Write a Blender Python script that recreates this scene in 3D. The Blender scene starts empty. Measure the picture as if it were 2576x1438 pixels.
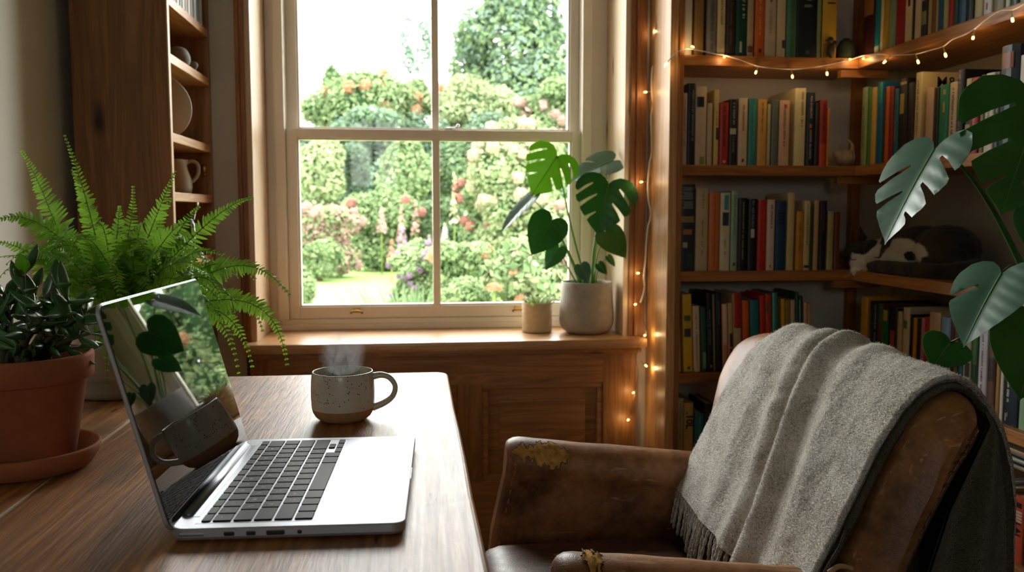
import bpy, bmesh, math, random
from math import sin, cos, pi, radians, sqrt, atan, tan, exp
from mathutils import Vector, Matrix, Quaternion, noise, geometry
V = Vector
RND = random.Random(7)
scene = bpy.context.scene
COL = scene.collection
# ------------------------------------------------------------ camera
F_PX, W_PX, H_PX = 2150.0, 2576, 1438
PITCH = atan(184/F_PX); YAW = atan(248*cos(PITCH)/F_PX)
CAM = V((0, 0, 1.05))
C_R = V((cos(YAW), -sin(YAW), 0))
C_F = V((sin(YAW)*cos(PITCH), cos(YAW)*cos(PITCH), -sin(PITCH)))
C_U = V((sin(YAW)*sin(PITCH), cos(YAW)*sin(PITCH), cos(PITCH)))
def at(x, y, ax, val):
    """world point seen at photo position (x, y) on the plane  axis ax = val"""
    d = C_F + C_R*((x-W_PX/2)/F_PX) + C_U*((H_PX/2-y)/F_PX)
    return CAM + d*((val-CAM[ax])/d[ax])
def AY(x, y, Y): return at(x, y, 1, Y)
cam = bpy.data.cameras.new('camera'); camo = bpy.data.objects.new('camera', cam); COL.objects.link(camo)
camo.location = CAM; camo.rotation_euler = (pi/2-PITCH, 0, -YAW)
cam.sensor_fit = 'HORIZONTAL'; cam.sensor_width = 36.0; cam.lens = 36.0*F_PX/W_PX
cam.clip_start = 0.02; cam.clip_end = 200
cam.dof.use_dof = True; cam.dof.focus_distance = 1.15; cam.dof.aperture_fstop = 7.5
scene.camera = camo
# ------------------------------------------------------------ helpers
def lin(c):
    if isinstance(c, str):
        c = c.lstrip('#'); c = [int(c[i:i+2], 16)/255 for i in (0, 2, 4)]
    return tuple((x/12.92 if x <= .04045 else ((x+.055)/1.055)**2.4) for x in c) + (1,)
def tag(o, label=None, cat=None, group=None, kind=None):
    if label: o['label'] = label
    if cat: o['category'] = cat
    if group: o['group'] = group
    if kind: o['kind'] = kind
    return o
def thing(name, loc, label=None, cat=None, group=None, kind=None):
    o = bpy.data.objects.new(name, None); COL.objects.link(o); o.location = loc
    o.empty_display_size = .02
    return tag(o, label, cat, group, kind)
def root_loc(p):      # a part's own mesh already lies in world coordinates
    return p.location.copy() if p.parent is None else V((0, 0, 0))
def link(name, me, mat, parent=None):
    o = bpy.data.objects.new(name, me); COL.objects.link(o)
    if mat is not None:
        for m in (mat if isinstance(mat, (list, tuple)) else [mat]): me.materials.append(m)
    if parent is not None:
        o.parent = parent
        o.matrix_parent_inverse = Matrix.Translation(-root_loc(parent))
    return o
def dup_tree(root, loc, parent=None):
    c = root.copy(); COL.objects.link(c)
    if parent is None: c.location = loc
    else: c.parent = parent
    for ch in list(root.children): dup_tree(ch, None, c)
    return c
class MB:
    """collects geometry in world coordinates, builds one mesh object"""
    def __init__(s): s.v = []; s.f = []; s.mi = []; s.sm = []; s.uv = None
    def add(s, vs, fs, mi=0, smooth=False):
        b = len(s.v); s.v += [tuple(v) for v in vs]
        for f in fs: s.f.append(tuple(i+b for i in f)); s.mi.append(mi); s.sm.append(smooth)
        return s
    def box(s, a, b, mi=0, bev=0.0, M=None):
        x0, y0, z0 = [min(a[i], b[i]) for i in range(3)]; x1, y1, z1 = [max(a[i], b[i]) for i in range(3)]
        if bev <= 0:
            vs = [V(p) for p in ((x0,y0,z0),(x1,y0,z0),(x1,y1,z0),(x0,y1,z0),(x0,y0,z1),(x1,y0,z1),(x1,y1,z1),(x0,y1,z1))]
            fs = [(0,3,2,1),(4,5,6,7),(0,1,5,4),(1,2,6,5),(2,3,7,6),(3,0,4,7)]
        else:
            bm = bmesh.new(); bmesh.ops.create_cube(bm, size=1)
            for v in bm.verts: v.co = V(((x0+x1)/2+v.co.x*(x1-x0), (y0+y1)/2+v.co.y*(y1-y0), (z0+z1)/2+v.co.z*(z1-z0)))
            bev = min(bev, .45*min(x1-x0, y1-y0, z1-z0))
            bmesh.ops.bevel(bm, geom=bm.edges[:], offset=bev, segments=2, affect='EDGES', profile=.7)
            bm.verts.ensure_lookup_table(); vs = [v.co.copy() for v in bm.verts]
            fs = [tuple(v.index for v in f.verts) for f in bm.faces]; bm.free()
        if M is not None: vs = [M @ v for v in vs]
        return s.add(vs, fs, mi)
    def tube(s, pts, r, n=10, mi=0, cap=True, smooth=True, flat=1.0):
        pts = [V(p) for p in pts]; rs = r if isinstance(r, (list, tuple)) else [r]*len(pts)
        m = len(pts); vs = []; prev = None
        for i, p in enumerate(pts):
            t = (pts[min(i+1, m-1)]-pts[max(i-1, 0)])
            t = t.normalized() if t.length > 1e-9 else V((0, 0, 1))
            if prev is None:
                a = V((0, 0, 1)) if abs(t.z) < .9 else V((1, 0, 0)); n1 = (a - t*a.dot(t)).normalized()
            else:
                n1 = (prev - t*prev.dot(t)); n1 = n1.normalized() if n1.length > 1e-6 else prev
            prev = n1; n2 = t.cross(n1)
            for k in range(n):
                a = 2*pi*k/n; vs.append(p + (n1*cos(a)*flat + n2*sin(a))*rs[i])
        fs = [(i*n+k, i*n+(k+1) % n, (i+1)*n+(k+1) % n, (i+1)*n+k) for i in range(m-1) for k in range(n)]
        if cap:
            fs.append(tuple(range(n-1, -1, -1))); fs.append(tuple((m-1)*n+k for k in range(n)))
        return s.add(vs, fs, mi, smooth)
    def lathe(s, c, prof, n=48, mi=0, smooth=True, mis=None):
        c = V(c); vs = []
        for r, z in prof:
            for k in range(n):
                a = 2*pi*k/n; vs.append(c+V((r*cos(a), r*sin(a), z)))
        b0 = len(s.v); s.v += [tuple(v) for v in vs]
        for i in range(len(prof)-1):
            for k in range(n):
                s.f.append(tuple(b0+q for q in (i*n+k, i*n+(k+1) % n, (i+1)*n+(k+1) % n, (i+1)*n+k)))
                s.mi.append(mis[i] if mis else mi); s.sm.append(smooth)
        return s
    def ell(s, c, r, M=None, n=14, mi=0):
        c = V(c); r = V(r) if not isinstance(r, (int, float)) else V((r, r, r)); vs = []; h = n//2+1
        for i in range(h+1):
            th = pi*i/h
            for k in range(n):
                a = 2*pi*k/n; q = V((r.x*sin(th)*cos(a), r.y*sin(th)*sin(a), r.z*cos(th)))
                vs.append(c + (M @ q if M else q))
        fs = [(i*n+k, (i+1)*n+k, (i+1)*n+(k+1) % n, i*n+(k+1) % n) for i in range(h) for k in range(n)]
        return s.add(vs, fs, mi, True)
    def grid(s, P, nu, nv, mi=0, closed_u=False, smooth=True):
        """P[j][i] rows"""
        vs = [P[j][i] for j in range(nv) for i in range(nu)]
        fs = []
        for j in range(nv-1):
            for i in range(nu if closed_u else nu-1):
                i2 = (i+1) % nu; fs.append((j*nu+i, j*nu+i2, (j+1)*nu+i2, (j+1)*nu+i))
        return s.add(vs, fs, mi, smooth)
    def mesh(s, name, merge=False):
        me = bpy.data.meshes.new(name); me.from_pydata([tuple(v) for v in s.v], [], s.f)
        me.polygons.foreach_set('material_index', s.mi); me.polygons.foreach_set('use_smooth', s.sm)
        if merge:
            bm = bmesh.new(); bm.from_mesh(me); bmesh.ops.remove_doubles(bm, verts=bm.verts, dist=1e-5)
            bmesh.ops.recalc_face_normals(bm, faces=bm.faces[:]); bm.to_mesh(me); bm.free()
        me.update(); return me
    def build(s, name, mat, parent=None, merge=False): return link(name, s.mesh(name, merge), mat, parent)
def bez(p0, p1, p2, p3, n):
    o = []
    for i in range(n+1):
        t = i/n; u = 1-t
        o.append(V(p0)*u**3+V(p1)*3*u*u*t+V(p2)*3*u*t*t+V(p3)*t**3)
    return o
def spline(pts, n=8):
    pts = [V(p) for p in pts]; o = []
    P = [pts[0]*2-pts[1]]+pts+[pts[-1]*2-pts[-2]]
    for i in range(1, len(P)-2):
        for k in range(n):
            t = k/n; a, b, c, d = P[i-1], P[i], P[i+1], P[i+2]
            o.append(.5*((2*b)+(c-a)*t+(2*a-5*b+4*c-d)*t*t+(3*b-a-3*c+d)*t**3))
    o.append(pts[-1]); return o
def smooth_step(a, b, x):
    t = min(1, max(0, (x-a)/(b-a))); return t*t*(3-2*t)
# ------------------------------------------------------------ materials
def newmat(name):
    m = bpy.data.materials.new(name); m.use_nodes = True; nt = m.node_tree
    for n in list(nt.nodes): nt.nodes.remove(n)
    return m, nt
def nd(nt, t, **kw):
    n = nt.nodes.new(t)
    for k, v in kw.items():
        if k.startswith('i_'): n.inputs[k[2:].replace('_', ' ')].default_value = v
        else: setattr(n, k, v)
    return n
def ramp(nt, src, stops, interp='LINEAR'):
    r = nt.nodes.new('ShaderNodeValToRGB'); r.color_ramp.interpolation = interp
    e = r.color_ramp.elements
    while len(e) < len(stops): e.new(.5)
    for i, (p, c) in enumerate(stops): e[i].position = p; e[i].color = c if len(c) == 4 else (*c, 1)
    nt.links.new(src, r.inputs['Fac']); return r.outputs['Color']
def mixc(nt, fac, a, b, mode='MIX'):
    m = nt.nodes.new('ShaderNodeMix'); m.data_type = 'RGBA'; m.blend_type = mode
    for s, i in ((fac, 0), (a, 6), (b, 7)):
        if hasattr(s, 'links') or hasattr(s, 'is_linked'): nt.links.new(s, m.inputs[i])
        else: m.inputs[i].default_value = s
    return m.outputs[2]
def mth(nt, op, a, b=None, clamp=False):
    m = nt.nodes.new('ShaderNodeMath'); m.operation = op; m.use_clamp = clamp
    for i, s in enumerate((a, b)):
        if s is None: continue
        if hasattr(s, 'is_linked'): nt.links.new(s, m.inputs[i])
        else: m.inputs[i].default_value = s
    return m.outputs[0]
def coords(nt, scale=(1, 1, 1), rot=(0, 0, 0), loc=(0, 0, 0), kind='Object'):
    tc = nt.nodes.new('ShaderNodeTexCoord'); mp = nt.nodes.new('ShaderNodeMapping')
    mp.inputs['Scale'].default_value = scale; mp.inputs['Rotation'].default_value = rot; mp.inputs['Location'].default_value = loc
    nt.links.new(tc.outputs[kind], mp.inputs['Vector']); return mp.outputs['Vector']
def noi(nt, vec, scale, detail=4, rough=.5, dist=0, out='Fac'):
    n = nd(nt, 'ShaderNodeTexNoise', i_Scale=scale, i_Detail=detail, i_Roughness=rough, i_Distortion=dist)
    nt.links.new(vec, n.inputs['Vector']); return n.outputs[out]
def bsdf(nt, color, rough=.5, spec=.5, normal=None, **kw):
    p = nt.nodes.new('ShaderNodeBsdfPrincipled')
    def s(k, v):
        if hasattr(v, 'is_linked'): nt.links.new(v, p.inputs[k])
        else: p.inputs[k].default_value = v
    s('Base Color', color); s('Roughness', rough); s('Specular IOR Level', spec)
    if normal is not None: nt.links.new(normal, p.inputs['Normal'])
    for k, v in kw.items(): s(k.replace('_', ' '), v)
    return p
def out(nt, sh, disp=None, vol=False):
    o = nt.nodes.new('ShaderNodeOutputMaterial')
    nt.links.new(sh, o.inputs['Volume' if vol else 'Surface']); return o
def bump(nt, h, strength=.3, dist=.002):
    b = nd(nt, 'ShaderNodeBump', i_Strength=strength, i_Distance=dist); nt.links.new(h, b.inputs['Height']); return b.outputs['Normal']
def plain(name, c, rough=.6, spec=.4, var=.0, vscale=20, bmp=0, bscale=200, **kw):
    m, nt = newmat(name); col = lin(c)
    if var or bmp: vec = coords(nt)
    if var:
        n = noi(nt, vec, vscale, 5); d = tuple(x*(1-var) for x in col[:3]); l = tuple(min(1, x*(1+var)) for x in col[:3])
        col = ramp(nt, n, [(.3, d), (.7, l)])
    nr = bump(nt, noi(nt, vec, bscale, 4), bmp, .001) if bmp else None
    out(nt, bsdf(nt, col, rough, spec, nr, **kw).outputs[0]); return m
def wood(name, light, dark, grain=2, rough=.45, spec=.4, sc=1.0, knots=True, contrast=1.0, coat=0, wear=0, bmp=.25, seed=0.0):
    """grain = world axis the fibres run along"""
    m, nt = newmat(name)
    st = [1, 1, 1]; st[grain] = .07; st = tuple(x*sc for x in st)
    big = coords(nt, st, loc=(seed, seed*1.7, seed*.6))
    warp = noi(nt, big, 5, 3, .5, 0)
    fine = noi(nt, big, 130, 5, .6, .3)
    w = nd(nt, 'ShaderNodeTexNoise', i_Scale=16, i_Detail=3, i_Roughness=.55, i_Distortion=1.6); nt.links.new(big, w.inputs['Vector'])
    rings = mth(nt, 'PINGPONG', mth(nt, 'MULTIPLY', w.outputs[0], 5.0), .5)
    f = mth(nt, 'ADD', mth(nt, 'MULTIPLY', rings, .8*contrast), mth(nt, 'MULTIPLY', fine, .6))
    f = mth(nt, 'ADD', f, mth(nt, 'MULTIPLY', mth(nt, 'SUBTRACT', warp, .5), .9))
    l, d = lin(light), lin(dark); mid = tuple((l[i]+d[i])/2 for i in range(3))
    col = ramp(nt, f, [(.15, l[:3]), (.5, mid), (.95, d[:3])])
    if knots:
        ks = [6.5, 6.5, 6.5]; ks[grain] = 2.6
        kv = coords(nt, tuple(k*sc for k in ks), loc=(seed*3+.3, seed+.2, seed*2))
        vo = nd(nt, 'ShaderNodeTexVoronoi', i_Scale=1.0); nt.links.new(kv, vo.inputs['Vector'])
        nz = noi(nt, kv, 8, 3)
        dd = mth(nt, 'ADD', vo.outputs['Distance'], mth(nt, 'MULTIPLY', mth(nt, 'SUBTRACT', nz, .5), .12))
        k = ramp(nt, dd, [(.03, (1, 1, 1)), (.12, (0, 0, 0))])
        col = mixc(nt, k, col, (d[0]*.28, d[1]*.22, d[2]*.2, 1))
    if wear:
        wv = coords(nt, (1, 1, 1)); wn = noi(nt, wv, 5, 7, .65, .6)
        k = ramp(nt, wn, [(.44, (0, 0, 0)), (.66, (1, 1, 1))])
        col = mixc(nt, mth(nt, 'MULTIPLY', k, wear), col, (d[0]*.5, d[1]*.45, d[2]*.4, 1))
    rg = mth(nt, 'ADD', mth(nt, 'MULTIPLY', fine, .25), rough-.12)
    p = bsdf(nt, col, rg, spec, bump(nt, f, bmp, .0015), Coat_Weight=coat, Coat_Roughness=.3)
    out(nt, p.outputs[0]); return m
# ------------------------------------------------------------ shared materials
M_WALL = plain('plaster wall', '#c9bfb0', .9, .15, .04, 3, .08, 60)
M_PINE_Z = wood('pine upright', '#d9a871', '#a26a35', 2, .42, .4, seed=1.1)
M_PINE_X = wood('pine along the wall', '#d09a60', '#94592a', 0, .42, .4, seed=2.3)
M_PINE_Y = wood('pine running into the room', '#d6a269', '#9c6231', 1, .42, .4, seed=3.1)
M_REV = wood('pale pine window lining', '#ecd3b6', '#cca27a', 2, .4, .4, contrast=.6, seed=4.4)
M_CASE = wood('dark pine casing', '#a87042', '#704522', 2, .45, .4, seed=5.2)
M_SILL = wood('pine sill', '#dcae7c', '#a5713f', 0, .32, .5, contrast=.7, seed=6.7)
M_WAIN = wood('old pine panelling', '#b98450', '#7c5029', 0, .45, .4, seed=8.3)
M_WAINZ = wood('old pine panelling upright', '#b47e4a', '#7c5029', 2, .45, .4, seed=9.1)
M_SHELF_X = wood('oiled pine shelf', '#b5763c', '#74421c', 0, .42, .4, seed=1.9)
M_SHELF_Y = wood('oiled pine shelf into room', '#bd7f45', '#7c4a22', 1, .42, .4, seed=2.9)
M_SHELF_Z = wood('oiled pine upright', '#b5763c', '#74421c', 2, .42, .4, seed=3.9)
M_DARKSIDE = wood('dark stained pine side', '#98673a', '#5a3619', 2, .55, .3, sc=.9, contrast=.7, seed=7.7)
M_PAINT = plain('painted sash', '#efe3d4', .4, .4, .04, 8, .05, 90)
M_BRASS = plain('brass', '#b08d4a', .3, .5, .1, 60, Metallic=1.0)
M_STEEL = plain('steel', '#b8b8b8', .3, .5, 0, Metallic=1.0)
M_FLOOR = wood('floor boards', '#8a5a34', '#4e2e17', 1, .45, .4, seed=.5)
M_BLACK = plain('black', '#0b0b0b', .5, .4)
# ------------------------------------------------------------ the room
YB = 2.62          # face of the window wall
XL, XR = -.84, 1.545
YR, ZC = -2.3, 2.62
WX0, WX1, WZ1 = -.49, .672, 2.26    # window recess
SILLZ = .664
def struct(name, mb, mat, parent=None, **k):
    o = mb.build(name, mat, parent, **k)
    if parent is None: o['kind'] = 'structure'
    return o
struct('floor', MB().box((XL-.1, YR-.1, -.08), (XR+.1, YB+.35, 0)), M_FLOOR)
struct('ceiling', MB().box((XL-.1, YR-.1, ZC), (XR+.1, YB+.35, ZC+.1)), plain('ceiling paint', '#b9b1a2', .9, .1))
struct('wall_left', MB().box((XL-.1, YR-.1, 0), (XL, YB+.35, ZC)), plain('off-white plaster', '#ebe7de', .85, .2, .03, 3, .06, 60))
struct('wall_right', MB().box((XR, YR-.1, 0), (XR+.1, YB+.35, ZC)), plain('greige plaster', '#a1957f', .9, .15, .04, 3, .08, 60))
w = MB()
w.box((XL, YB, 0), (WX0-.012, YB+.35, ZC)); w.box((WX1+.012, YB, 0), (XR, YB+.35, ZC))
w.box((WX0-.012, YB, WZ1+.012), (WX1+.012, YB+.35, ZC)); w.box((WX0-.012, YB+.03, 0), (WX1+.012, YB+.35, SILLZ-.03))
struct('wall_back', w, M_WALL)
# unseen wall behind the camera, with a window added for fill light
w = MB(); a0, a1, c0, c1 = REAR = (-.62, -.10, 1.25, 1.95)
w.box((XL, YR-.1, 0), (a0, YR, ZC)); w.box((a1, YR-.1, 0), (XR, YR, ZC)); w.box((a0, YR-.1, 0), (a1, YR, c0)); w.box((a0, YR-.1, c1), (a1, YR, ZC))
struct('wall_rear', w, plain('brown green paint', '#5d5545', .8, .2, .05, 3))
w2 = thing('fill_window', (0, YR, c0), kind='structure')
f = MB()
for x0, x1 in ((a0, a0+.05), (a1-.05, a1), (-.375, -.345)): f.box((x0, YR-.09, c0), (x1, YR-.03, c1))
for z0, z1 in ((c0, c0+.05), (c1-.05, c1)): f.box((a0+.05, YR-.09, z0), (a1-.05, YR-.03, z1))
f.build('window_frame', M_PAINT, w2)
def glassmat():
    m, nt = newmat('window glass'); t = nt.nodes.new('ShaderNodeBsdfTransparent'); g = nd(nt, 'ShaderNodeBsdfGlossy', i_Roughness=.01)
    t.inputs[0].default_value = (.97, .985, .98, 1)
    fr = nd(nt, 'ShaderNodeFresnel', i_IOR=1.2); mx = nt.nodes.new('ShaderNodeMixShader')
    nt.links.new(fr.outputs[0], mx.inputs[0]); nt.links.new(t.outputs[0], mx.inputs[1]); nt.links.new(g.outputs[0], mx.inputs[2])
    out(nt, mx.outputs[0]); return m
M_GLASS = glassmat()
MB().box((a0+.05, YR-.062, c0+.05), (a1-.05, YR-.058, c1-.05)).build('glass_pane', M_GLASS, w2)
# lining of the recess
n_tr = [0]
def trim(mb, mat, **k):
    n_tr[0] += 1; return struct('trim_%d' % n_tr[0], mb, mat, **k)
YW = 2.88
trim(MB().box((WX0-.012, YB-.002, SILLZ), (WX0+.02, YW+.05, WZ1)), M_REV)
trim(MB().box((WX1-.02, YB-.002, SILLZ), (WX1+.012, YW+.05, WZ1)), M_REV)
trim(MB().box((WX0+.02, YB-.002, WZ1-.02), (WX1-.02, YW+.05, WZ1+.012)), M_REV)
# casings (thin moulded strips on the room side)
c = MB(); c.box((WX0-.022, YB-.018, SILLZ), (WX0-.010, YB, WZ1+.05), bev=.004); c.box((WX0-.010, YB-.012, SILLZ), (WX0+.004, YB-.002, WZ1), bev=.003); trim(c, M_CASE)
c = MB(); c.box((WX1+.012, YB-.022, SILLZ), (WX1+.044, YB, WZ1+.05), bev=.004); c.box((WX1-.004, YB-.012, SILLZ), (WX1+.012, YB-.002, WZ1), bev=.003); trim(c, M_CASE)
# sill board
SX0, SX1 = -.50, .715
trim(MB().box((SX0, 2.55, SILLZ-.03), (SX1, YW+.02, SILLZ), bev=.010), M_SILL)
trim(MB().box((SX0+.01, 2.575, SILLZ-.05), (SX1-.012, YB, SILLZ-.03), bev=.006), M_WAIN)
# panelling under the sill
PY = 2.598
def panel(mb, x0, x1, z0, z1, y):
    d = .012
    for (a, b, c_, e) in ((x0, x1, z0, z0+.02), (x0, x1, z1-.02, z1), (x0, x0+.02, z0+.02, z1-.02), (x1-.02, x1, z0+.02, z1-.02)):
        mb.box((a, y-.004, c_), (b, y+.016, e), bev=.005)
    mb.box((x0+.02, y+.014, z0+.02), (x1-.02, y+.03, z1-.02))
    mb.box((x0+.055, y+.006, z0+.055), (x1-.055, y+.016, z1-.055), bev=.009)
st = MB()
zt = SILLZ-.05; zr = .522; zb = .215
xs = [-.488, -.425, .130, .205, .588, .692]
st.box((xs[0], PY, 0), (xs[1], YB+.03, zt)); st.box((xs[2], PY, zb), (xs[3], YB+.03, zr)); st.box((xs[4], PY, 0), (xs[5], YB+.03, zt))
trim(st, M_WAINZ)
st = MB(); st.box((xs[1], PY+.001, zr), (xs[4], YB+.03, zt)); st.box((xs[1], PY+.001, .12), (xs[4], YB+.03, zb)); st.box((xs[1], PY-.012, 0), (xs[4], YB+.03, .12), bev=.004)
trim(st, M_WAIN)
st = MB(); panel(st, xs[1], xs[2], zb, zr, PY+.008); panel(st, xs[3], xs[4], zb, zr, PY+.008); trim(st, M_WAIN)
# baseboard right of panelling
struct('baseboard_left', MB().box((XL, YB-.015, 0), (xs[0]-.01, YB, .12), bev=.004), M_PAINT)
# ------------------------------------------------------------ sash window
wr = thing('window_1', (.08, YW, SILLZ), kind='structure')
gx = lambda px, Y=YW: AY(px, 500, Y).x
gz = lambda py, Y=YW: AY(1100, py, Y).z
f = MB()
xo0, xo1 = WX0+.02, WX1-.02
xi0, xi1 = gx(713), gx(1468)
zsill = gz(797)
for a, b in ((xo0, xi0+.0125), (xi1-.0125, xo1)):
    f.box((a, YW-.012, SILLZ), (b, YW+.09, WZ1-.02), bev=.003)
for a, b in ((xi0, xi0+.012), (xi1-.012, xi1)):
    f.box((a-.02*(a == xi0), YW-.03, zsill), (b+.02*(a != xi0), YW-.012, WZ1-.02), bev=.005)
f.box((xo0, YW-.03, SILLZ), (xo1, YW+.09, zsill-.016), bev=.004); f.box((xi0-.01, YW-.022, zsill-.016), (xi1+.01, YW+.02, zsill), bev=.003)
f.box((xi0, YW-.03, WZ1-.05), (xi1, YW+.09, WZ1-.02))
f.build('window_frame', M_PAINT, wr)
zm1, zm0 = gz(327), gz(350)      # meeting rail
zbot = gz(767)                    # top of bottom rail
gl0, gl1 = gx(750), gx(1436); mx0, mx1 = gx(1088), gx(1107)
def sash(name, z0, z1, za, zc, y0, y1, lug):
    s = MB()
    L, R_ = xi0+.013, xi1-.013
    s.box((L, y0, z0), (gl0, y1, z1), bev=.003); s.box((gl1, y0, z0), (R_, y1, z1), bev=.003)
    s.box((gl0, y0, z0), (gl1, y1, za), bev=.003); s.box((gl0, y0, zc), (gl1, y1, z1), bev=.003)
    s.box((mx0, y0+.004, za), (mx1, y1-.004, zc), bev=.004)
    for a, b in ((gl0, gl0+.006), (gl1-.006, gl1)): s.box((a, y0+.008, za), (b, y1-.004, zc), bev=.002)
    s.box((gl0+.006, y0+.008, za), (gl1-.006, y1-.004, za+.006), bev=.002); s.box((gl0+.006, y0+.008, zc-.006), (gl1-.006, y1-.004, zc), bev=.002)
    o = s.build(name, M_PAINT, wr)
    for a, b in ((gl0+.001, mx0+.002), (mx1-.002, gl1-.001)):
        MB().box((a, (y0+y1)/2-.001, za+.001), (b, (y0+y1)/2+.002, zc-.001)).build('glass_pane', M_GLASS, o)
    return o
lo = sash('lower_sash', zsill+.001, zm1, zbot, zm0, YW-.01, YW+.025, 0)
up = sash('upper_sash', zm1-.03, WZ1-.05, zm1+.004, WZ1-.10, YW+.030, YW+.065, 0)
# sash fastener
f = MB(); p = V((gx(1134), YW+.01, zm1)); f.box(p+V((-.022, -.008, 0)), p+V((.018, .010, .004)), bev=.001)
f.tube([p+V((-.018, 0, .006)), p+V((.012, 0, .008)), p+V((.024, -.002, .014))], [.003, .003, .002], 8); f.ell(p+V((.026, -.002, .016)), .0055, n=10)
f.ell(p+V((0, 0, .005)), (.009, .007, .006), n=10)
f.build('sash_fastener', M_STEEL, wr)
for px_ in (893, 1303):
    q = V((gx(px_, YW-.012), YW-.012, gz(778))); f = MB()
    f.box(q+V((-.011, -.004, -.006)), q+V((.011, .001, .010)), bev=.001)
    f.tube([q+V((-.019, -.010, -.006)), q+V((-.012, -.016, 0)), q+V((0, -.018, .002)), q+V((.012, -.016, 0)), q+V((.019, -.010, -.006))], .0035, 8)
    f.tube([q+V((-.008, -.002, -.001)), q+V((-.008, -.015, 0))], .003, 6); f.tube([q+V((.008, -.002, -.001)), q+V((.008, -.015, 0))], .003, 6)
    f.build('sash_lift', M_BRASS, wr)
# ------------------------------------------------------------ writing table
TZ = .75
def tabletop_mat():
    m, nt = newmat('worn table boards')
    v = coords(nt, (1, .06, 1)); vv = coords(nt)
    fine = noi(nt, v, 170, 6, .65, .2)
    w_ = nd(nt, 'ShaderNodeTexNoise', i_Scale=11, i_Detail=3, i_Distortion=2.2); nt.links.new(v, w_.inputs['Vector'])
    rings = mth(nt, 'PINGPONG', mth(nt, 'MULTIPLY', w_.outputs[0], 6.0), .5)
    f = mth(nt, 'ADD', mth(nt, 'MULTIPLY', rings, .75), mth(nt, 'MULTIPLY', fine, .7))
    col = ramp(nt, f, [(.15, lin('#c98d48')[:3]), (.5, lin('#a0642a')[:3]), (.95, lin('#603612')[:3])])
    st = coords(nt, (3.6, 1.8, 3)); sn = noi(nt, st, 2.2, 6, .65, 1.2)
    k = ramp(nt, sn, [(.47, (0, 0, 0)), (.68, (1, 1, 1))])
    col = mixc(nt, mth(nt, 'MULTIPLY', k, .75), col, lin('#3b2412'))
    # scratches and nicks
    sv = coords(nt, (60, 9, 1), rot=(0, 0, .25)); vo = nd(nt, 'ShaderNodeTexVoronoi', i_Scale=1.0); nt.links.new(sv, vo.inputs['Vector'])
    msk = noi(nt, vv, 14, 2)
    nick = mth(nt, 'MULTIPLY', mth(nt, 'LESS_THAN', vo.outputs['Distance'], .13), mth(nt, 'GREATER_THAN', msk, .57))
    col = mixc(nt, nick, col, lin('#1c120a'))
    sc = noi(nt, coords(nt, (30, 300, 1), rot=(0, 0, .35)), 3, 2); s2 = ramp(nt, sc, [(.64, (0, 0, 0)), (.74, (1, 1, 1))])
    col = mixc(nt, mth(nt, 'MULTIPLY', s2, .25), col, lin('#d0a878'))
    rg = mth(nt, 'ADD', mth(nt, 'MULTIPLY', fine, .2), .38)
    h = mth(nt, 'SUBTRACT', mth(nt, 'MULTIPLY', fine, .8), nick)
    out(nt, bsdf(nt, col, rg, .6, bump(nt, h, .7, .0018), Coat_Weight=.2, Coat_Roughness=.3).outputs[0]); return m
M_TABLE = tabletop_mat()
tb = thing('writing_table', (-.38, .93, 0), 'worn plank-topped wooden table with the open laptop and plants on it', 'table')
TX1, TY0, TY1 = .0615, .25, 1.608
m_ = MB()
edges = [-.825, -.622, -.4125, TX1]
for i in range(3):
    x0, x1 = edges[i]+.0010, edges[i+1]-(.0010 if i < 2 else 0)
    if i < 2: m_.box((x0, TY0, TZ-.034), (x1, TY1-(.0, .001, .002)[i], TZ), bev=.002)
    else:
        outl = [(x0, TY0), (x1, TY0)]
        for k in range(9):
            y = TY0+.1+k*(TY1-.13-TY0)/9; outl.append((x1+.0006*sin(y*13)+.0003*sin(y*61), y))
        for k in range(7):
            a = (pi/2)*k/6; outl.append((x1-.026+.026*cos(a), TY1-.026+.026*sin(a)))
        outl.append((x0, TY1-.001))
        n = len(outl); bm = bmesh.new()
        vs = [bm.verts.new((x, y, TZ-.034)) for x, y in outl]; fc = bm.faces.new(vs)
        r_ = bmesh.ops.extrude_face_region(bm, geom=[fc])
        for v in r_['geom']:
            if isinstance(v, bmesh.types.BMVert): v.co.z = TZ
        bmesh.ops.recalc_face_normals(bm, faces=bm.faces[:])
        ed = [e for e in bm.edges if abs(e.verts[0].co.z-e.verts[1].co.z) < 1e-6]
        bmesh.ops.bevel(bm, geom=ed, offset=.006, segments=3, affect='EDGES', profile=.5)
        bm.verts.ensure_lookup_table(); m_.add([v.co.copy() for v in bm.verts], [tuple(v.index for v in f.verts) for f in bm.faces]); bm.free()
m_.build('tabletop', M_TABLE, tb)
MB().box((-.4134, TY0+.001, TZ-.02), (-.4116, TY1-.003, TZ-.0005)).build('joint_filler', plain('pale joint filler', '#cdbfa6', .8, .2), tb)
a = MB(); a.box((-.76, .33, TZ-.13), (-.01, .352, TZ-.034)); a.box((-.76, 1.52, TZ-.13), (-.01, 1.542, TZ-.034))
a.box((-.775, .33, TZ-.13), (-.753, 1.542, TZ-.034)); a.box((-.032, .33, TZ-.13), (-.01, 1.542, TZ-.034)); a.build('apron', M_WAINZ, tb)
for x in (-.75, -.035):
    for y in (.36, 1.51):
        l = MB(); l.box((x-.035, y-.035, .62), (x+.035, y+.035, TZ-.034), bev=.004)
        l.lathe((x, y, 0), [(0, 0), (.018, 0), (.026, .05), (.022, .12), (.033, .35), (.030, .52), (.024, .56), (.034, .60), (.030, .62), (0, .62)], 20)
        l.build('leg', M_WAINZ, tb)
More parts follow.
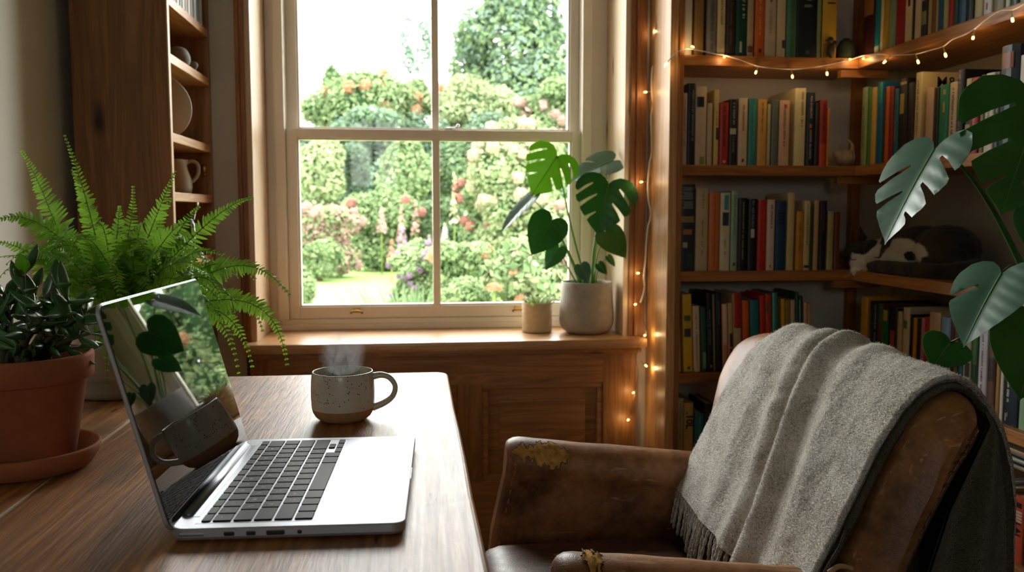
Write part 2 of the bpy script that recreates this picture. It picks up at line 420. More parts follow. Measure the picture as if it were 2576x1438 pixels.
# ------------------------------------------------------------ laptop
M_ALU = plain('brushed aluminium', '#a6a9af', .42, .5, 0, Metallic=.65, bmp=.03, bscale=900)
M_ALU2 = plain('dark aluminium hinge', '#8d929b', .35, .5, Metallic=.8)
M_KEY = plain('black key plastic', '#101115', .5, .12)
M_LEG = plain('key lettering', '#c8ccd4', .6)
M_PORT = plain('port opening', '#141416', .4)
mS, nt = newmat('dark glossy screen glass')
out(nt, bsdf(nt, lin('#0b0b0c'), .015, 1.0, None, IOR=1.5).outputs[0])
LC = V((-.1117, .936, TZ)); LW, LD = .312, .213
LM = Matrix.Translation(LC) @ Matrix.Rotation(radians(-1.9), 4, 'Z')
lap = thing('laptop', LC, 'open silver laptop with black keys and dark mirror-like screen on the table', 'laptop')
def rrect(hx, hy, r, n=6):
    o = []
    for cx_, cy_, a0_ in ((hx-r, hy-r, 0), (-hx+r, hy-r, pi/2), (-hx+r, -hy+r, pi), (hx-r, -hy+r, 3*pi/2)):
        for k in range(n+1):
            a = a0_+(pi/2)*k/n; o.append((cx_+r*cos(a), cy_+r*sin(a)))
    return o
def slab(mb, outl, layers, M, mi=0):
    """layers: (inset, z) rings bottom to top"""
    n = len(outl); vs = []
    cx_ = sum(p[0] for p in outl)/n; cy_ = sum(p[1] for p in outl)/n
    hx = max(p[0] for p in outl)-cx_; hy = max(p[1] for p in outl)-cy_
    for ins, z in layers:
        for x, y in outl: vs.append(M @ V((cx_+(x-cx_)*(1-ins/hx), cy_+(y-cy_)*(1-ins/hy), z)))
    fs = [tuple(range(n-1, -1, -1))]
    for j in range(len(layers)-1):
        for i in range(n): fs.append((j*n+i, j*n+(i+1) % n, (j+1)*n+(i+1) % n, (j+1)*n+i))
    fs.append(tuple((len(layers)-1)*n+i for i in range(n)))
    mb.add(vs, fs, mi)
b = MB(); slab(b, rrect(LD/2, LW/2, .012), [(.006, .0022), (.001, .0035), (0, .006), (0, .0128), (.0006, .0136), (.0016, .014)], LM)
base = b.build('base', M_ALU, lap)
for sx in (-1, 1):
    for sy in (-1, 1):
        ft = MB(); ft.lathe(LM @ V((sx*.085, sy*.13, 0)), [(0, 0), (.007, 0), (.008, .003), (0, .003)], 14); ft.build('rubber_foot', M_BLACK, lap)
LT = .0141
g = MB(); 
kx0, kx1 = -.0835, .0205; ky0, ky1 = -.1405, .1415
# keyboard well: a slightly darker frame line
for (x0, y0, x1, y1) in ((kx0-.003, ky0-.003, kx0-.002, ky1+.003), (kx1+.002, ky0-.003, kx1+.003, ky1+.003), (kx0-.003, ky0-.003, kx1+.003, ky0-.002), (kx0-.003, ky1+.002, kx1+.003, ky1+.003)):
    g.box((x0, y0, .0138), (x1, y1, .01415), M=LM)
g.build('keyboard_edge', M_ALU2, lap)
t_ = MB()
tx0, tx1, ty0, ty1 = .030, .1005, -.0480, .0500
for (x0, y0, x1, y1) in ((tx0, ty0, tx0+.0005, ty1), (tx1-.0005, ty0, tx1, ty1), (tx0, ty0, tx1, ty0+.0005), (tx0, ty1-.0005, tx1, ty1)):
    t_.box((x0, y0, .0138), (x1, y1, .01412), M=LM)
t_.box((tx0+.0005, ty0+.0005, .0138), (tx1-.0005, ty1-.0005, .01405), M=LM, mi=1)
t_.build('trackpad', [M_ALU2, M_ALU], lap)
rows = [('f', [1]*14), ('1234567890-= ', None), ]
U_ = (ky1-ky0)/14.5
legc = {}
def legend_mesh(ch):
    if ch not in legc:
        cu = bpy.data.curves.new('t', 'FONT'); cu.body = ch; cu.size = .0062; cu.align_x = 'CENTER'; cu.align_y = 'CENTER'; cu.resolution_u = 2
        to = bpy.data.objects.new('t', cu); COL.objects.link(to)
        me = bpy.data.meshes.new_from_object(to); me.name = 'key_legend'; bpy.data.objects.remove(to); bpy.data.curves.remove(cu)
        me.materials.clear(); me.materials.append(M_LEG); legc[ch] = me
    return legc[ch]
def key(x0, x1, y0, y1, ch=''):
    k = MB(); hx, hy = (x1-x0)/2-.0011, (y1-y0)/2-.0012; Mk = LM @ Matrix.Translation(((x0+x1)/2, (y0+y1)/2, 0))
    slab(k, rrect(hx, hy, .0012, 3), [(0, .0138), (0, .0150), (.0005, .0154)], Mk)
    ko = k.build('key', M_KEY, lap)
    if ch:
        me = legend_mesh(ch); lo_ = bpy.data.objects.new('key_legend', me); COL.objects.link(lo_); lo_.parent = ko
        Mw = Mk @ Matrix.Translation((0, 0, .01545)) @ Matrix.Rotation(pi/2, 4, 'Z')
        lo_.matrix_parent_inverse = Matrix.Identity(4); lo_.matrix_basis = ko.matrix_parent_inverse.inverted() @ Mw @ Matrix.Identity(4)
        lo_.matrix_basis = Matrix.Translation(-LC) @ Mw @ Matrix.Identity(4)
        lo_.matrix_basis = Mw
rh = (kx1-kx0)/5.55
x = kx0; y = ky0
def row(x0, x1, widths, chars):
    y = ky0; tot = sum(widths); s_ = (ky1-ky0)/tot
    for i, w_ in enumerate(widths):
        key(x0, x1, y, y+w_*s_, chars[i] if i < len(chars) else ''); y += w_*s_
row(kx0, kx0+.55*rh, [1.04]*14, '')
xr = kx0+.55*rh
row(xr, xr+rh, [1]*13+[1.5], '`1234567890-='); xr += rh
row(xr, xr+rh, [1.5]+[1]*13, ' QWERTYUIOP[]'); xr += rh
row(xr, xr+rh, [1.75]+[1]*11+[1.75], " ASDFGHJKL;'"); xr += rh
row(xr, xr+rh, [2.25]+[1]*10+[2.25], ' ZXCVBNM,./'); xr += rh
y = ky0
for w_ in (1, 1, 1, 1.25, 5, 1.25, 1): key(xr, xr+rh, y, y+w_*U_); y += w_*U_
key(xr+rh/2, xr+rh, y, y+U_); key(xr, xr+rh/2, y+U_, y+2*U_); key(xr+rh/2, xr+rh, y+U_, y+2*U_); key(xr+rh/2, xr+rh, y+2*U_, y+3*U_)
# ports on the near edge
for x0, x1, h in ((-.098, -.075, .0035), (-.058, -.048, .0045), (-.038, -.029, .0045), (-.020, -.003, .0050), (.008, .0125, .0042)):
    pm = MB(); pm.box((x0, -LW/2-.0002, .0095-h/2-.001), (x1, -LW/2+.004, .0095+h/2-.001), bev=.0012, M=LM); pm.build('port', M_PORT if x0 > -.08 else M_ALU2, lap)
nm = MB(); nm.box((LD/2-.003, -.020, .0085), (LD/2+.0003, .020, .0130), M=LM); nm.build('opening_notch', M_ALU2, lap)
# lid
tilt = radians(15.2)
HM = LM @ Matrix.Translation((-.1045, 0, .0105)) @ Matrix.Rotation(-tilt, 4, 'Y')   # local z up the lid, x = front normal
lh = .2165
SW = Matrix(((0, 0, 1, 0), (0, 1, 0, 0), (1, 0, 0, 0), (0, 0, 0, 1)))  # (a,b,c)->(c,b,a)
def lidM(off): return HM @ Matrix.Translation((0, 0, lh/2)) @ SW
l = MB(); slab(l, rrect(lh/2, LW/2, .012), [(.004, -.0046), (.001, -.0040), (0, -.0030), (0, -.0004), (.0006, 0)], lidM(0))
lid = l.build('lid', M_ALU, lap)
s_ = MB(); slab(s_, rrect(lh/2-.0016, LW/2-.0018, .0105), [(0, -.0003), (0, .0004), (.0003, .0006)], lidM(0))
s_.build('screen', mS, lid)
s_ = MB(); s_.lathe(V((0, 0, 0)), [(0, 0), (.0016, 0)], 12); 
q = MB(); q.add([HM @ V((.0007, .0016*cos(2*pi*k/12), lh-.009+.0016*sin(2*pi*k/12))) for k in range(12)], [tuple(range(12))]); q.build('webcam', plain('lens', '#30303a', .1, .8), lid)
h_ = MB(); h_.tube([LM @ V((-.0995, -.121, .0120)), LM @ V((-.0995, .121, .0120))], .0062, 14); h_.box((-.104, -.124, .009), (-.088, .124, .0143), M=LM)
h_.build('hinge', M_ALU2, lap)
# ------------------------------------------------------------ mug
def mug_mat():
    m, nt = newmat('speckled stoneware glaze'); v = coords(nt)
    vo = nd(nt, 'ShaderNodeTexVoronoi', i_Scale=330.0); nt.links.new(v, vo.inputs['Vector'])
    nz = noi(nt, v, 90, 2); n2 = noi(nt, v, 18, 4)
    sp = mth(nt, 'MULTIPLY', mth(nt, 'LESS_THAN', vo.outputs['Distance'], .27), mth(nt, 'GREATER_THAN', nz, .55))
    c_ = ramp(nt, n2, [(.3, lin('#b8b09d')[:3]), (.7, lin('#d2cab8')[:3])])
    c_ = mixc(nt, sp, c_, lin('#4a3423'))
    out(nt, bsdf(nt, c_, .28, .5, bump(nt, n2, .1, .002)).outputs[0]); return m
M_MUG = mug_mat(); M_CLAY = plain('bare clay', '#a97f55', .75, .25, .12, 120, .1, 400)
mc = V((-.1045, 1.247, TZ))
mg = thing('mug', mc, 'speckled grey stoneware mug with bare clay foot steaming on the table', 'mug')
pr = [(0, .0005), (.031, .0005), (.034, .002), (.0395, .0065), (.0430, .0125), (.0446, .0185), (.0449, .021), (.0456, .034), (.0456, .046), (.0450, .060), (.0440, .0695), (.0434, .0712), (.0424, .0716), (.0415, .0708), (.0415, .060), (.0418, .03), (.040, .014), (.034, .008), (0, .007)]
mb_ = MB(); mb_.lathe(mc, pr, 64, mis=[1]*5+[0]*13); mb_.build('cup', [M_MUG, M_CLAY], mg)
mb_ = MB(); mb_.lathe(mc+V((0, 0, .0585)), [(0, 0), (.0412, 0)], 40); mb_.build('coffee', plain('black coffee', '#23130a', .05, .6), mg)
hp = spline([mc+V(p) for p in ((.0425, .0, .0625), (.056, -.001, .0645), (.068, -.002, .0600), (.0755, -.002, .0475), (.072, -.002, .0335), (.060, -.001, .0235), (.0425, 0, .0165))], 7)
mb_ = MB(); mb_.tube(hp, [.0072-.0022*sin(pi*i/(len(hp)-1)) for i in range(len(hp))], 14, flat=.75); mb_.build('handle', M_MUG, mg)
# steam: thin real vapour above the cup
m, nt = newmat('steam'); v = coords(nt, (1, 1, .45), loc=(0, 0, 0))
wv = nd(nt, 'ShaderNodeTexNoise', i_Scale=48.0, i_Detail=2.0, i_Distortion=.9); nt.links.new(v, wv.inputs['Vector'])
tc = coords(nt, kind='Generated'); sp_ = nt.nodes.new('ShaderNodeSeparateXYZ'); nt.links.new(tc, sp_.inputs[0])
def fall(o, c0_, w0): return mth(nt, 'SUBTRACT', 1.0, mth(nt, 'POWER', mth(nt, 'MULTIPLY', mth(nt, 'ABSOLUTE', mth(nt, 'SUBTRACT', o, c0_)), w0), 2.0), clamp=True)
d_ = mth(nt, 'MULTIPLY', fall(sp_.outputs[0], .5, 2.0), fall(sp_.outputs[1], .5, 2.0))
d_ = mth(nt, 'MULTIPLY', d_, fall(sp_.outputs[2], .25, 1.35))
ridge = mth(nt, 'SUBTRACT', 1.0, mth(nt, 'MULTIPLY', mth(nt, 'ABSOLUTE', mth(nt, 'SUBTRACT', wv.outputs[0], .52)), 9.0), clamp=True)
d_ = mth(nt, 'MULTIPLY', mth(nt, 'MULTIPLY', d_, ridge), 50.0)
vs_ = nd(nt, 'ShaderNodeVolumePrincipled'); vs_.inputs['Color'].default_value = (1, 1, 1, 1); vs_.inputs['Anisotropy'].default_value = .2
nt.links.new(d_, vs_.inputs['Density']); out(nt, vs_.outputs[0], vol=True); M_STEAM = m
s_ = MB(); s_.ell(mc+V((.0, 0, .098)), (.036, .026, .034), n=24); so = s_.build('steam', M_STEAM)
tag(so, 'thin wisp of steam rising from the speckled mug', 'steam')
# ------------------------------------------------------------ corner bookcase
BX0 = .757; BF = 2.40; RX = 1.289; ST = .029
SHZ = [1.497, 1.187, .880, .580, .285, .06]       # tops of the shelf boards
bb = thing('bookcase', (1.0, 2.5, 0), 'oiled pine bookcase against the window wall, right of the window', 'bookcase')
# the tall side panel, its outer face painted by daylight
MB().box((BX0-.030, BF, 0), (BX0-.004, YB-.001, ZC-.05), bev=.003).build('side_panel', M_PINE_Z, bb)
MB().box((BX0-.004, BF-.004, 0), (BX0+.010, BF+.03, ZC-.05), bev=.002).build('front_stile', M_SHELF_Z, bb)
for z in SHZ+[1.80, 2.1, 2.4]:
    MB().box((BX0-.003, BF+.001, z-ST), (RX+.03, YB-.002, z), bev=.002).build('shelf', M_SHELF_X, bb)
br = thing('bookcase', (1.4, 1.7, 0), 'oiled pine bookcase along the right wall with the sleeping cat', 'bookcase')
for z in SHZ+[1.80, 2.1, 2.4]:
    MB().box((RX+.0005, .35, z-ST), (XR-.001, BF-.001, z), bev=.002).build('shelf', M_SHELF_Y, br)
MB().box((RX, .32, 0), (XR-.001, .349, ZC-.05), bev=.003).build('side_panel', M_SHELF_Z, br)
MB().box((1.385, 2.590, 0), (1.412, 2.6185, ZC-.05)).build('corner_post', M_SHELF_Z, br)
for z in SHZ[:5]:
    MB().box((RX-.045, BF+.012, z-ST-.024), (RX+.10, BF+.034, z-ST-.001), bev=.002).build('batten', M_SHELF_X, bb)
# ------------------------------------------------------------ books
M_PAGE = plain('paper edges', '#d8cdb4', .85, .15, .12, 300)
covc = {}
def cov(c, rough=.42):
    k = (c, rough)
    if k not in covc: covc[k] = plain('book cover '+c, c, rough, .4, .06, 30)
    return covc[k]
class Book: pass
def make_book(T, thick, h, depth, c, marks=(), flat=False, rounded=.0):
    """local: spine at y=0 facing -y, thick along x from 0..thick, z up 0..h.  T = world matrix"""
    root_p = T @ V((thick/2, 0, 0))
    bk = thing('book', root_p)
    t = min(.0022, thick*.16); m = MB(); r = min(thick*.18, .004) if not rounded else rounded
    # spine cross section (rounded)
    n = 6; pf = []
    for i in range(n+1):
        a = pi*i/n; x = thick/2-(thick/2)*cos(a); pf.append((x, -r*sin(a)))
    po = [(0, depth)]+[(0, .004)]+pf[0:]+[(thick, .004), (thick, depth)]
    po = [(0, depth)]+pf+[(thick, depth)]
    pi_ = [(t, depth)]+[(min(max(x, t), thick-t), max(y, -r)+t*1.2) for x, y in pf]+[(thick-t, depth)]
    N = len(po); vs = [T @ V((x, y, 0)) for x, y in po]+[T @ V((x, y, h)) for x, y in po]+[T @ V((x, y, 0)) for x, y in pi_]+[T @ V((x, y, h)) for x, y in pi_]
    fs = []
    for i in range(N-1):
        fs += [(i, i+1, N+i+1, N+i), (2*N+i+1, 2*N+i, 3*N+i, 3*N+i+1), (N+i, N+i+1, 3*N+i+1, 3*N+i), (i+1, i, 2*N+i, 2*N+i+1)]
    fs += [(0, N, 3*N, 2*N), (N-1, 3*N-1, 4*N-1, 2*N-1)]
    m.add(vs, fs); m.build('cover', cov(c), bk)
    p = MB(); p.box((t, t*1.2-r*.4, .003), (thick-t, depth-.004, h-.003), M=T); p.build('page_block', M_PAGE, bk)
    for kind, mc_, z0, z1, x0, x1 in marks:
        q = MB(); yy = lambda x: -r*sin(math.acos(max(-1, min(1, 1-2*x/thick))))-.0003-(.0009 if r > .006 else 0)
        a_, b_ = x0*thick, x1*thick
        def strip(xa, xb, za, zb):
            pts = [xa+(xb-xa)*k/4 for k in range(5)]
            vs = [T @ V((x, yy(x), za)) for x in pts]+[T @ V((x, yy(x), zb)) for x in pts]
            q.add(vs, [(k, k+1, 6+k, 5+k) for k in range(4)])
        if kind == 'patch': strip(a_, b_, z0*h, z1*h); q.build('spine_panel', cov(mc_), bk)
        elif kind == 'bands':
            nb = 4
            for k in range(nb):
                zc = (z0+(z1-z0)*(k+.5)/nb)*h; strip(a_, b_, zc-.0022, zc+.0022)
            q.build('spine_bands', cov(mc_), bk)
        else:   # worn title: a run of small uneven strokes, unreadable as in the photograph
            rr = random.Random(hash((round(thick*1e5), round(h*1e5), round(z0*100))) & 0xffff)
            z = z0*h
            while z < z1*h:
                l_ = rr.uniform(.0018, .0045)
                if rr.random() < .84:
                    wa = rr.uniform(0, .25)*(b_-a_); wb = rr.uniform(.75, 1)*(b_-a_); strip(a_+wa, a_+wb, z, min(z+l_*.62, z1*h))
                z += l_
            q.build('spine_title', cov(mc_), bk)
    return bk
# mark helpers:  t(colour, z0, z1, x0, x1)
def t(c, z0=.25, z1=.85, x0=.35, x1=.65): return ('title', c, z0, z1, x0, x1)
def P(c, z0, z1, x0=.08, x1=.92): return ('patch', c, z0, z1, x0, x1)
def B(c, z0, z1, x0=.15, x1=.85): return ('bands', c, z0, z1, x0, x1)
K = '#1d1c1c'
used = {}
def shelf_row(spec, place, where, group):
    prev = None
    for s in spec:
        x0, x1, top, c, desc = s[:5]; marks = s[5] if len(s) > 5 else ()
        opt = s[6] if len(s) > 6 else {}
        bk = place(x0, x1, top, c, marks, opt)
        if bk is None: continue
        lab = '%s book, %s, %s' % (desc, ('just right of the '+prev+' one') if prev else 'first from the left', where)
        if len(lab.split()) > 16: lab = '%s book, %s, %s' % (desc, ('right of the '+prev) if prev else 'leftmost', where)
        if lab in used: print('DUPLABEL', lab)
        if len(lab.split()) > 16: print('LONG', lab)
        used[lab] = 1; tag(bk, lab, 'book', group); prev = desc
def back_placer(z, Y=2.425, htop=None, lean=0, depth=.15, setback=0):
    def pl(x0, x1, top, c, marks, opt):
        yb = 535+ (1.05-z)*F_PX/Y
        Yb = Y+opt.get('in', 0)
        a = at_base(x0, z, Yb); b = at_base(x1, z, Yb); th = b-a-.0006
        h = (AY((x0+x1)/2, top, Yb).z-z) if top is not None else opt.get('h', .215)
        T = Matrix.Translation((a, Yb, z+.0004))
        ln = opt.get('lean', lean)
        if ln: T = T @ Matrix.Rotation(radians(-ln), 4, 'Y'); T = Matrix.Translation((0, 0, .0)) @ T
        if ln: T = Matrix.Translation((0, 0, abs(sin(radians(ln)))*th)) @ T
        return make_book(T, th, h, min(opt.get('d', depth), YB-Yb-.004), c, marks, rounded=opt.get('r', 0))
    return pl
def at_base(px_, z, Y):
    """x of photo column px_ on the shelf line (height z, distance Y)"""
    lo_, hi = -2.0, 3.0
    for _ in range(40):
        m = (lo_+hi)/2; d = V((m, Y, z))-CAM; u = W_PX/2+F_PX*d.dot(C_R)/d.dot(C_F)
        if u < px_: lo_ = m
        else: hi = m
    return lo_
ROW_A = [
 (1721,1740,None,'#d6cdb8','cream',(),{'h':.225}),
 (1745,1769,None,'#8f6a35','ochre brown',(),{'h':.22}),
 (1777,1801,None,'#7f7670','mauve grey',(P('#1c2020',.93,1.0),t('#4a5a5c',.08,.9,.3,.75)),{'h':.172}),
 (1803,1823,None,'#d8c096','pale sand',(t('#6d6332',.4,.98),),{'h':.225}),
 (1825,1848,None,'#30261c','dark brown',(P('#b6a880',.73,.86,.3,.8),t('#6a4f36',.15,.7)),{'h':.22}),
 (1849,1877,None,'#0f3d32','dark green',(t('#c8cfb6',.5,.98,.5,.8),P('#a9b6a4',.06,.2,.35,.55)),{'h':.22}),
 (1878,1894,None,'#b39f7c','thin tan',(P('#6b4630',.06,.14),),{'h':.23}),
 (1897,1921,None,'#cc5f1c','orange',(t('#e0a070',.28,.75),P('#5a2614',.06,.11,.4,.7)),{'h':.22}),
 (1922,1950,None,'#c7b096','pinkish cream',(P('#6f6b50',.68,.85,.4,.6),t('#a08a78',.3,.6)),{'h':.23}),
 (1952,1974,None,'#cdb896','warm cream',(P('#27404a',.12,.22,.6,1),),{'h':.23}),
 (1976,2001,None,'#4c7d62','sea green',(P('#3b6a48',0,1,.4,1),),{'h':.225}),
 (2002,2052,None,'#0c1a22','thick navy',(t('#8e8f7c',.70,.73,.4,.75),t('#8e8f7c',.78,.82,.3,.75),t('#8e8f7c',.62,.65,.3,.75),P('#3c4648',.05,.1,.45,.65)),{'h':.235}),
 (2053,2063,None,'#7d8e5c','thin sage',(),{'h':.225}),
 (2066,2102,None,'#c59a34','yellow black-banded',(B('#2d2312',.68,.9,.3,1),P('#8a6a28',.02,.2)),{'h':.225}),
]
ROW_B = [
 (1713,1727,234,'#bd9f92','dusty pink',(t('#8a7068',.25,.9),)),
 (1727,1747,210,'#15191c','black',(t('#79806f',.3,.92,.5,.8),)),
 (1747,1775,218,'#c9b196','big pale-pink',(P('#1a1d24',.74,.87,.1,.75),P('#7c8a3c',.01,.11,.4,.85)),{'d':.17}),
 (1777,1790,260,'#bda98a','thin cream',(),),
 (1794,1806,226,'#cfae6a','straw yellow',(t('#4a4426',.45,.72),P('#25382c',.34,.5,.4,1))),
 (1808,1831,258,'#a8251b','red',(t('#5e1410',.3,.95,.3,.7),P('#d0a89c',.04,.08,.4,.7))),
 (1832,1853,250,'#131716','black jacketed',(t('#8c8f7c',.62,.95),P('#b8b18e',.47,.56,.1,.8),t('#6b705c',.2,.45))),
 (1855,1878,247,'#cbb594','cream red-lettered',(t('#a33a22',.5,.92,.4,.65),P('#3b3a34',.05,.1,.4,.65))),
 (1880,1902,248,'#2c7d78','teal',(t('#5aa59c',.2,.9,.5,.7),)),
 (1903,1926,250,'#d29a4b','amber',(t('#5e3a12',.5,.95,.4,.6),)),
 (1928,1936,262,'#b8ad84','thin greenish-cream',()),
 (1938,1955,252,'#5e6a5f','grey green',()),
 (1957,1983,253,'#cda688','peach',(t('#7d5c4c',.3,.92),P('#a8333a',.88,.94,.4,.7))),
 (1996,2023,222,'#cfc093','tall ivory',(t('#8a7d50',.5,.95,.5,.8),),{'d':.185}),
 (2025,2046,233,'#121d30','navy',(t('#9a8d8a',.1,.5),t('#8f8a88',.65,.95),P('#c0603a',.52,.57,.35,.6))),
 (2047,2057,258,'#2c2716','thin olive',()),
 (2058,2077,252,'#8c1d14','dark red',(P('#b8441c',0,.34,.1,1),t('#3d0e0a',.55,.95))),
 (2077.5,2084,272,'#c77a2c','thin orange',()),
]
ROW_C = [
 (1708,1746,463,'#26313a','multicoloured picture-spined',(t('#7c8b86',.72,.98,.1,.9),P('#8c7a48',.56,.63),P('#a8683c',.42,.48,.2,.8),P('#b6a694',.27,.33,.2,.5),P('#274a3c',.05,.2,.5,1))),
 (1748,1779,474,'#bda783','buff',(t('#6d6048',.2,.62,.45,.6),t('#857458',.75,.95,.45,.65))),
 (1781,1807,484,'#c96f34','terracotta orange',(t('#8c4620',.05,.95,.45,.6),)),
 (1809,1834,485,'#cfc2a4','white blue-patched',(P('#3b8aa0',.78,.97,.35,.8),P('#2a363c',.58,.75,.2,.85),t('#8a8270',.2,.45))),
 (1836,1853,480,'#93ab93','pale mint',(t('#5d7a4a',.45,.95),P('#5b3226',.06,.1,.35,.7))),
 (1854,1877,498,'#111413','black gold-lettered',(t('#a59a6c',.15,.95,.45,.6),)),
 (1879,1901,500,'#14181a','black white-marked',(t('#6f8088',.6,.98),P('#c3baa8',.46,.58,.3,.7))),
 (1903,1925,502,'#b3200f','scarlet',(t('#d8603c',.3,.9,.6,.7),)),
 (1926,1946,502,'#d2b9ac','blush white',(t('#3f3a3c',.6,.93,.4,.7),P('#b04048',.04,.08,.4,.6))),
 (1948,1974,505,'#173a5c','royal blue',(B('#0c1620',.66,.84),)),
 (1977,1995,485,'#c9b57e','tall straw',()),
 (2000,2018,532,'#c98f2a','mustard',(t('#8a4a1c',.3,.8),)),
 (2019,2035,505,'#d2c08c','light cream',(t('#7d7448',.35,.95),P('#2a2a24',.03,.07))),
 (2036,2043,515,'#2d4a3c','thin bottle-green',()),
 (2044,2056,504,'#cfa57c','thin peach',()),
 (2058,2076,505,'#1d1f2e','indigo',(t('#6b3a3c',.55,.95),)),
 (2078,2094,532,'#b7a472','khaki cream',()),
 (2096,2110,533,'#6e3423','reddish brown',()),
]
ROW_D = [
 (1701,1713,768,'#c9a487','slim pink-topped',(P('#b8444c',.75,1),)),
 (1719,1743,741,'#d8ad1c','yellow',(P('#5a5a3c',.66,.73,.15,.85),P('#3a3f48',.45,.56,.15,.85),P('#4e4420',.03,.07,.4,.7),t('#7a9a3c',.58,.66,.2,.8))),
 (1745,1762,770,'#d4b79a','pinkish-cream',(t('#4e6a48',.15,.9,.35,.6),)),
 (1764,1779,772,'#1f4a38','deep green',(P('#6f9a7c',.05,.3,.3,.8),)),
 (1780,1794,737,'#12161a','black upright',(t('#6d7468',.3,.8),P('#b8b0a4',.05,.08,.5,.8))),
 (1795,1801,740,'#7d6f44','very thin khaki',()),
 (1803,1817,738,'#171924','blue-black',(t('#5d6078',.6,.9),)),
 (1818,1832,765,'#c98a64','salmon',(P('#d3b59a',.4,1,.15,.85),)),
 (1833,1845,762,'#b99a72','beige',(P('#28302a',.35,.55,.3,1),P('#7d2a1e',.1,.33,.2,.8))),
 (1846,1866,738,'#b8a07a','red-topped tan',(P('#a81f16',.55,1),)),
 (1869,1886,756,'#cc5617','bright orange',()),
 (1888,1911,756,'#1c6a6c','wide teal',(P('#123f48',.1,.4,.3,.8),)),
 (1913,1926,744,'#b8281c','bright red',()),
 (1927,1942,740,'#b23a18','brick red',(P('#4d5a30',.75,.9,.1,.5),)),
 (1944,1958,737,'#2a7a70','blue green',(P('#62a79c',0,1,.05,.3),)),
 (1967,1976,752,'#cc9a1c','thin golden',()),
 (1977,1989,755,'#8a7426','olive yellow',()),
 (1990,2001,755,'#c2a088','pale rose',()),
 (2003,2011,735,'#2c4c42','slim spruce-green',()),
 (2012,2021,745,'#1c3634','slim dark-teal',(P('#7d9a84',.2,.95,.0,.2),)),
 (2023,2032,760,'#c79a7c','slim peach',()),
 (2033,2042,764,'#b48a5c','slim light-brown',()),
]
ROW_E = [
 (1698,1717,1001,'#bdb08e','grey-cream',(t('#5d574a',.45,.93,.45,.65),)),
 (1718,1742,1012,'#cfa868','sand black-lettered',()),
 (1745,1769,1040,'#147487','turquoise',(t('#6d9aa4',.55,.95,.4,.6),)),
 (1770,1792,1015,'#241a16','dark umber',()),
 (1793,1812,1030,'#5f2c20','rust',()),
]
E_rest = []
shelf_row(ROW_A, back_placer(SHZ[0]), 'top shelf by the window', 'upright books on the bookcase by the window')
shelf_row(ROW_B, back_placer(SHZ[1]), 'second shelf by the window', 'upright books on the bookcase by the window')
shelf_row(ROW_C, back_placer(SHZ[2]), 'third shelf by the window', 'upright books on the bookcase by the window')
shelf_row(ROW_D, back_placer(SHZ[3], lean=2.2), 'fourth shelf by the window', 'upright books on the bookcase by the window')
shelf_row(ROW_E, back_placer(SHZ[4]), 'lowest shelf by the window', 'upright books on the bookcase by the window')
# lettering on the sand coloured spine and turned letters
def letters(text, size, T, mat, parent, name='spine_lettering', bold=0):
    cu = bpy.data.curves.new('t', 'FONT'); cu.body = text; cu.size = size; cu.align_x = 'CENTER'; cu.align_y = 'CENTER'; cu.offset = bold; cu.resolution_u = 3
    to = bpy.data.objects.new('t', cu); COL.objects.link(to); me = bpy.data.meshes.new_from_object(to)
    bpy.data.objects.remove(to); bpy.data.curves.remove(cu); me.materials.clear(); me.transform(T)
    return link(name, me, mat, parent)
bks = [o for o in COL.objects if o.name.startswith('book') and o.get('category') == 'book']
bkmap = {o['label'].split(' book,')[0]: o for o in bks}
SPN = Matrix.Rotation(pi/2, 4, 'X')                      # text plane facing -y, upright
b_ = bkmap['sand black-lettered']; p_ = b_.location
letters('.10L', .030, Matrix.Translation((p_.x+.001, p_.y-.0045, SHZ[4]+.150)) @ SPN @ Matrix.Rotation(-pi/2, 4, 'Z'), cov(K), b_, bold=.0008)
# flat pile in the corner of the fourth shelf
zz = SHZ[3]
pile = [('#123a36', .030, 'dark green'), ('#2a2118', .012, 'black brown'), ('#c3a276', .022, 'pale tan')]
for i, (c, th, d) in enumerate(pile):
    T = Matrix.Translation((1.205+.012*i, 2.43+.004*i, zz+.0006)) @ Matrix.Rotation(radians(3*i-2), 4, 'Z') @ Matrix(((0, 0, 1, 0), (0, 1, 0, 0), (-1, 0, 0, 0), (0, 0, 0, 1))) @ Matrix.Translation((-th, 0, 0))
    bk = make_book(T, th, .215, .15, c)
    tag(bk, '%s book lying flat, %s of the corner pile on the fourth shelf' % (d, ['lowest', 'middle', 'topmost'][i]), 'book', 'books lying in the corner pile'); zz += th+.0008
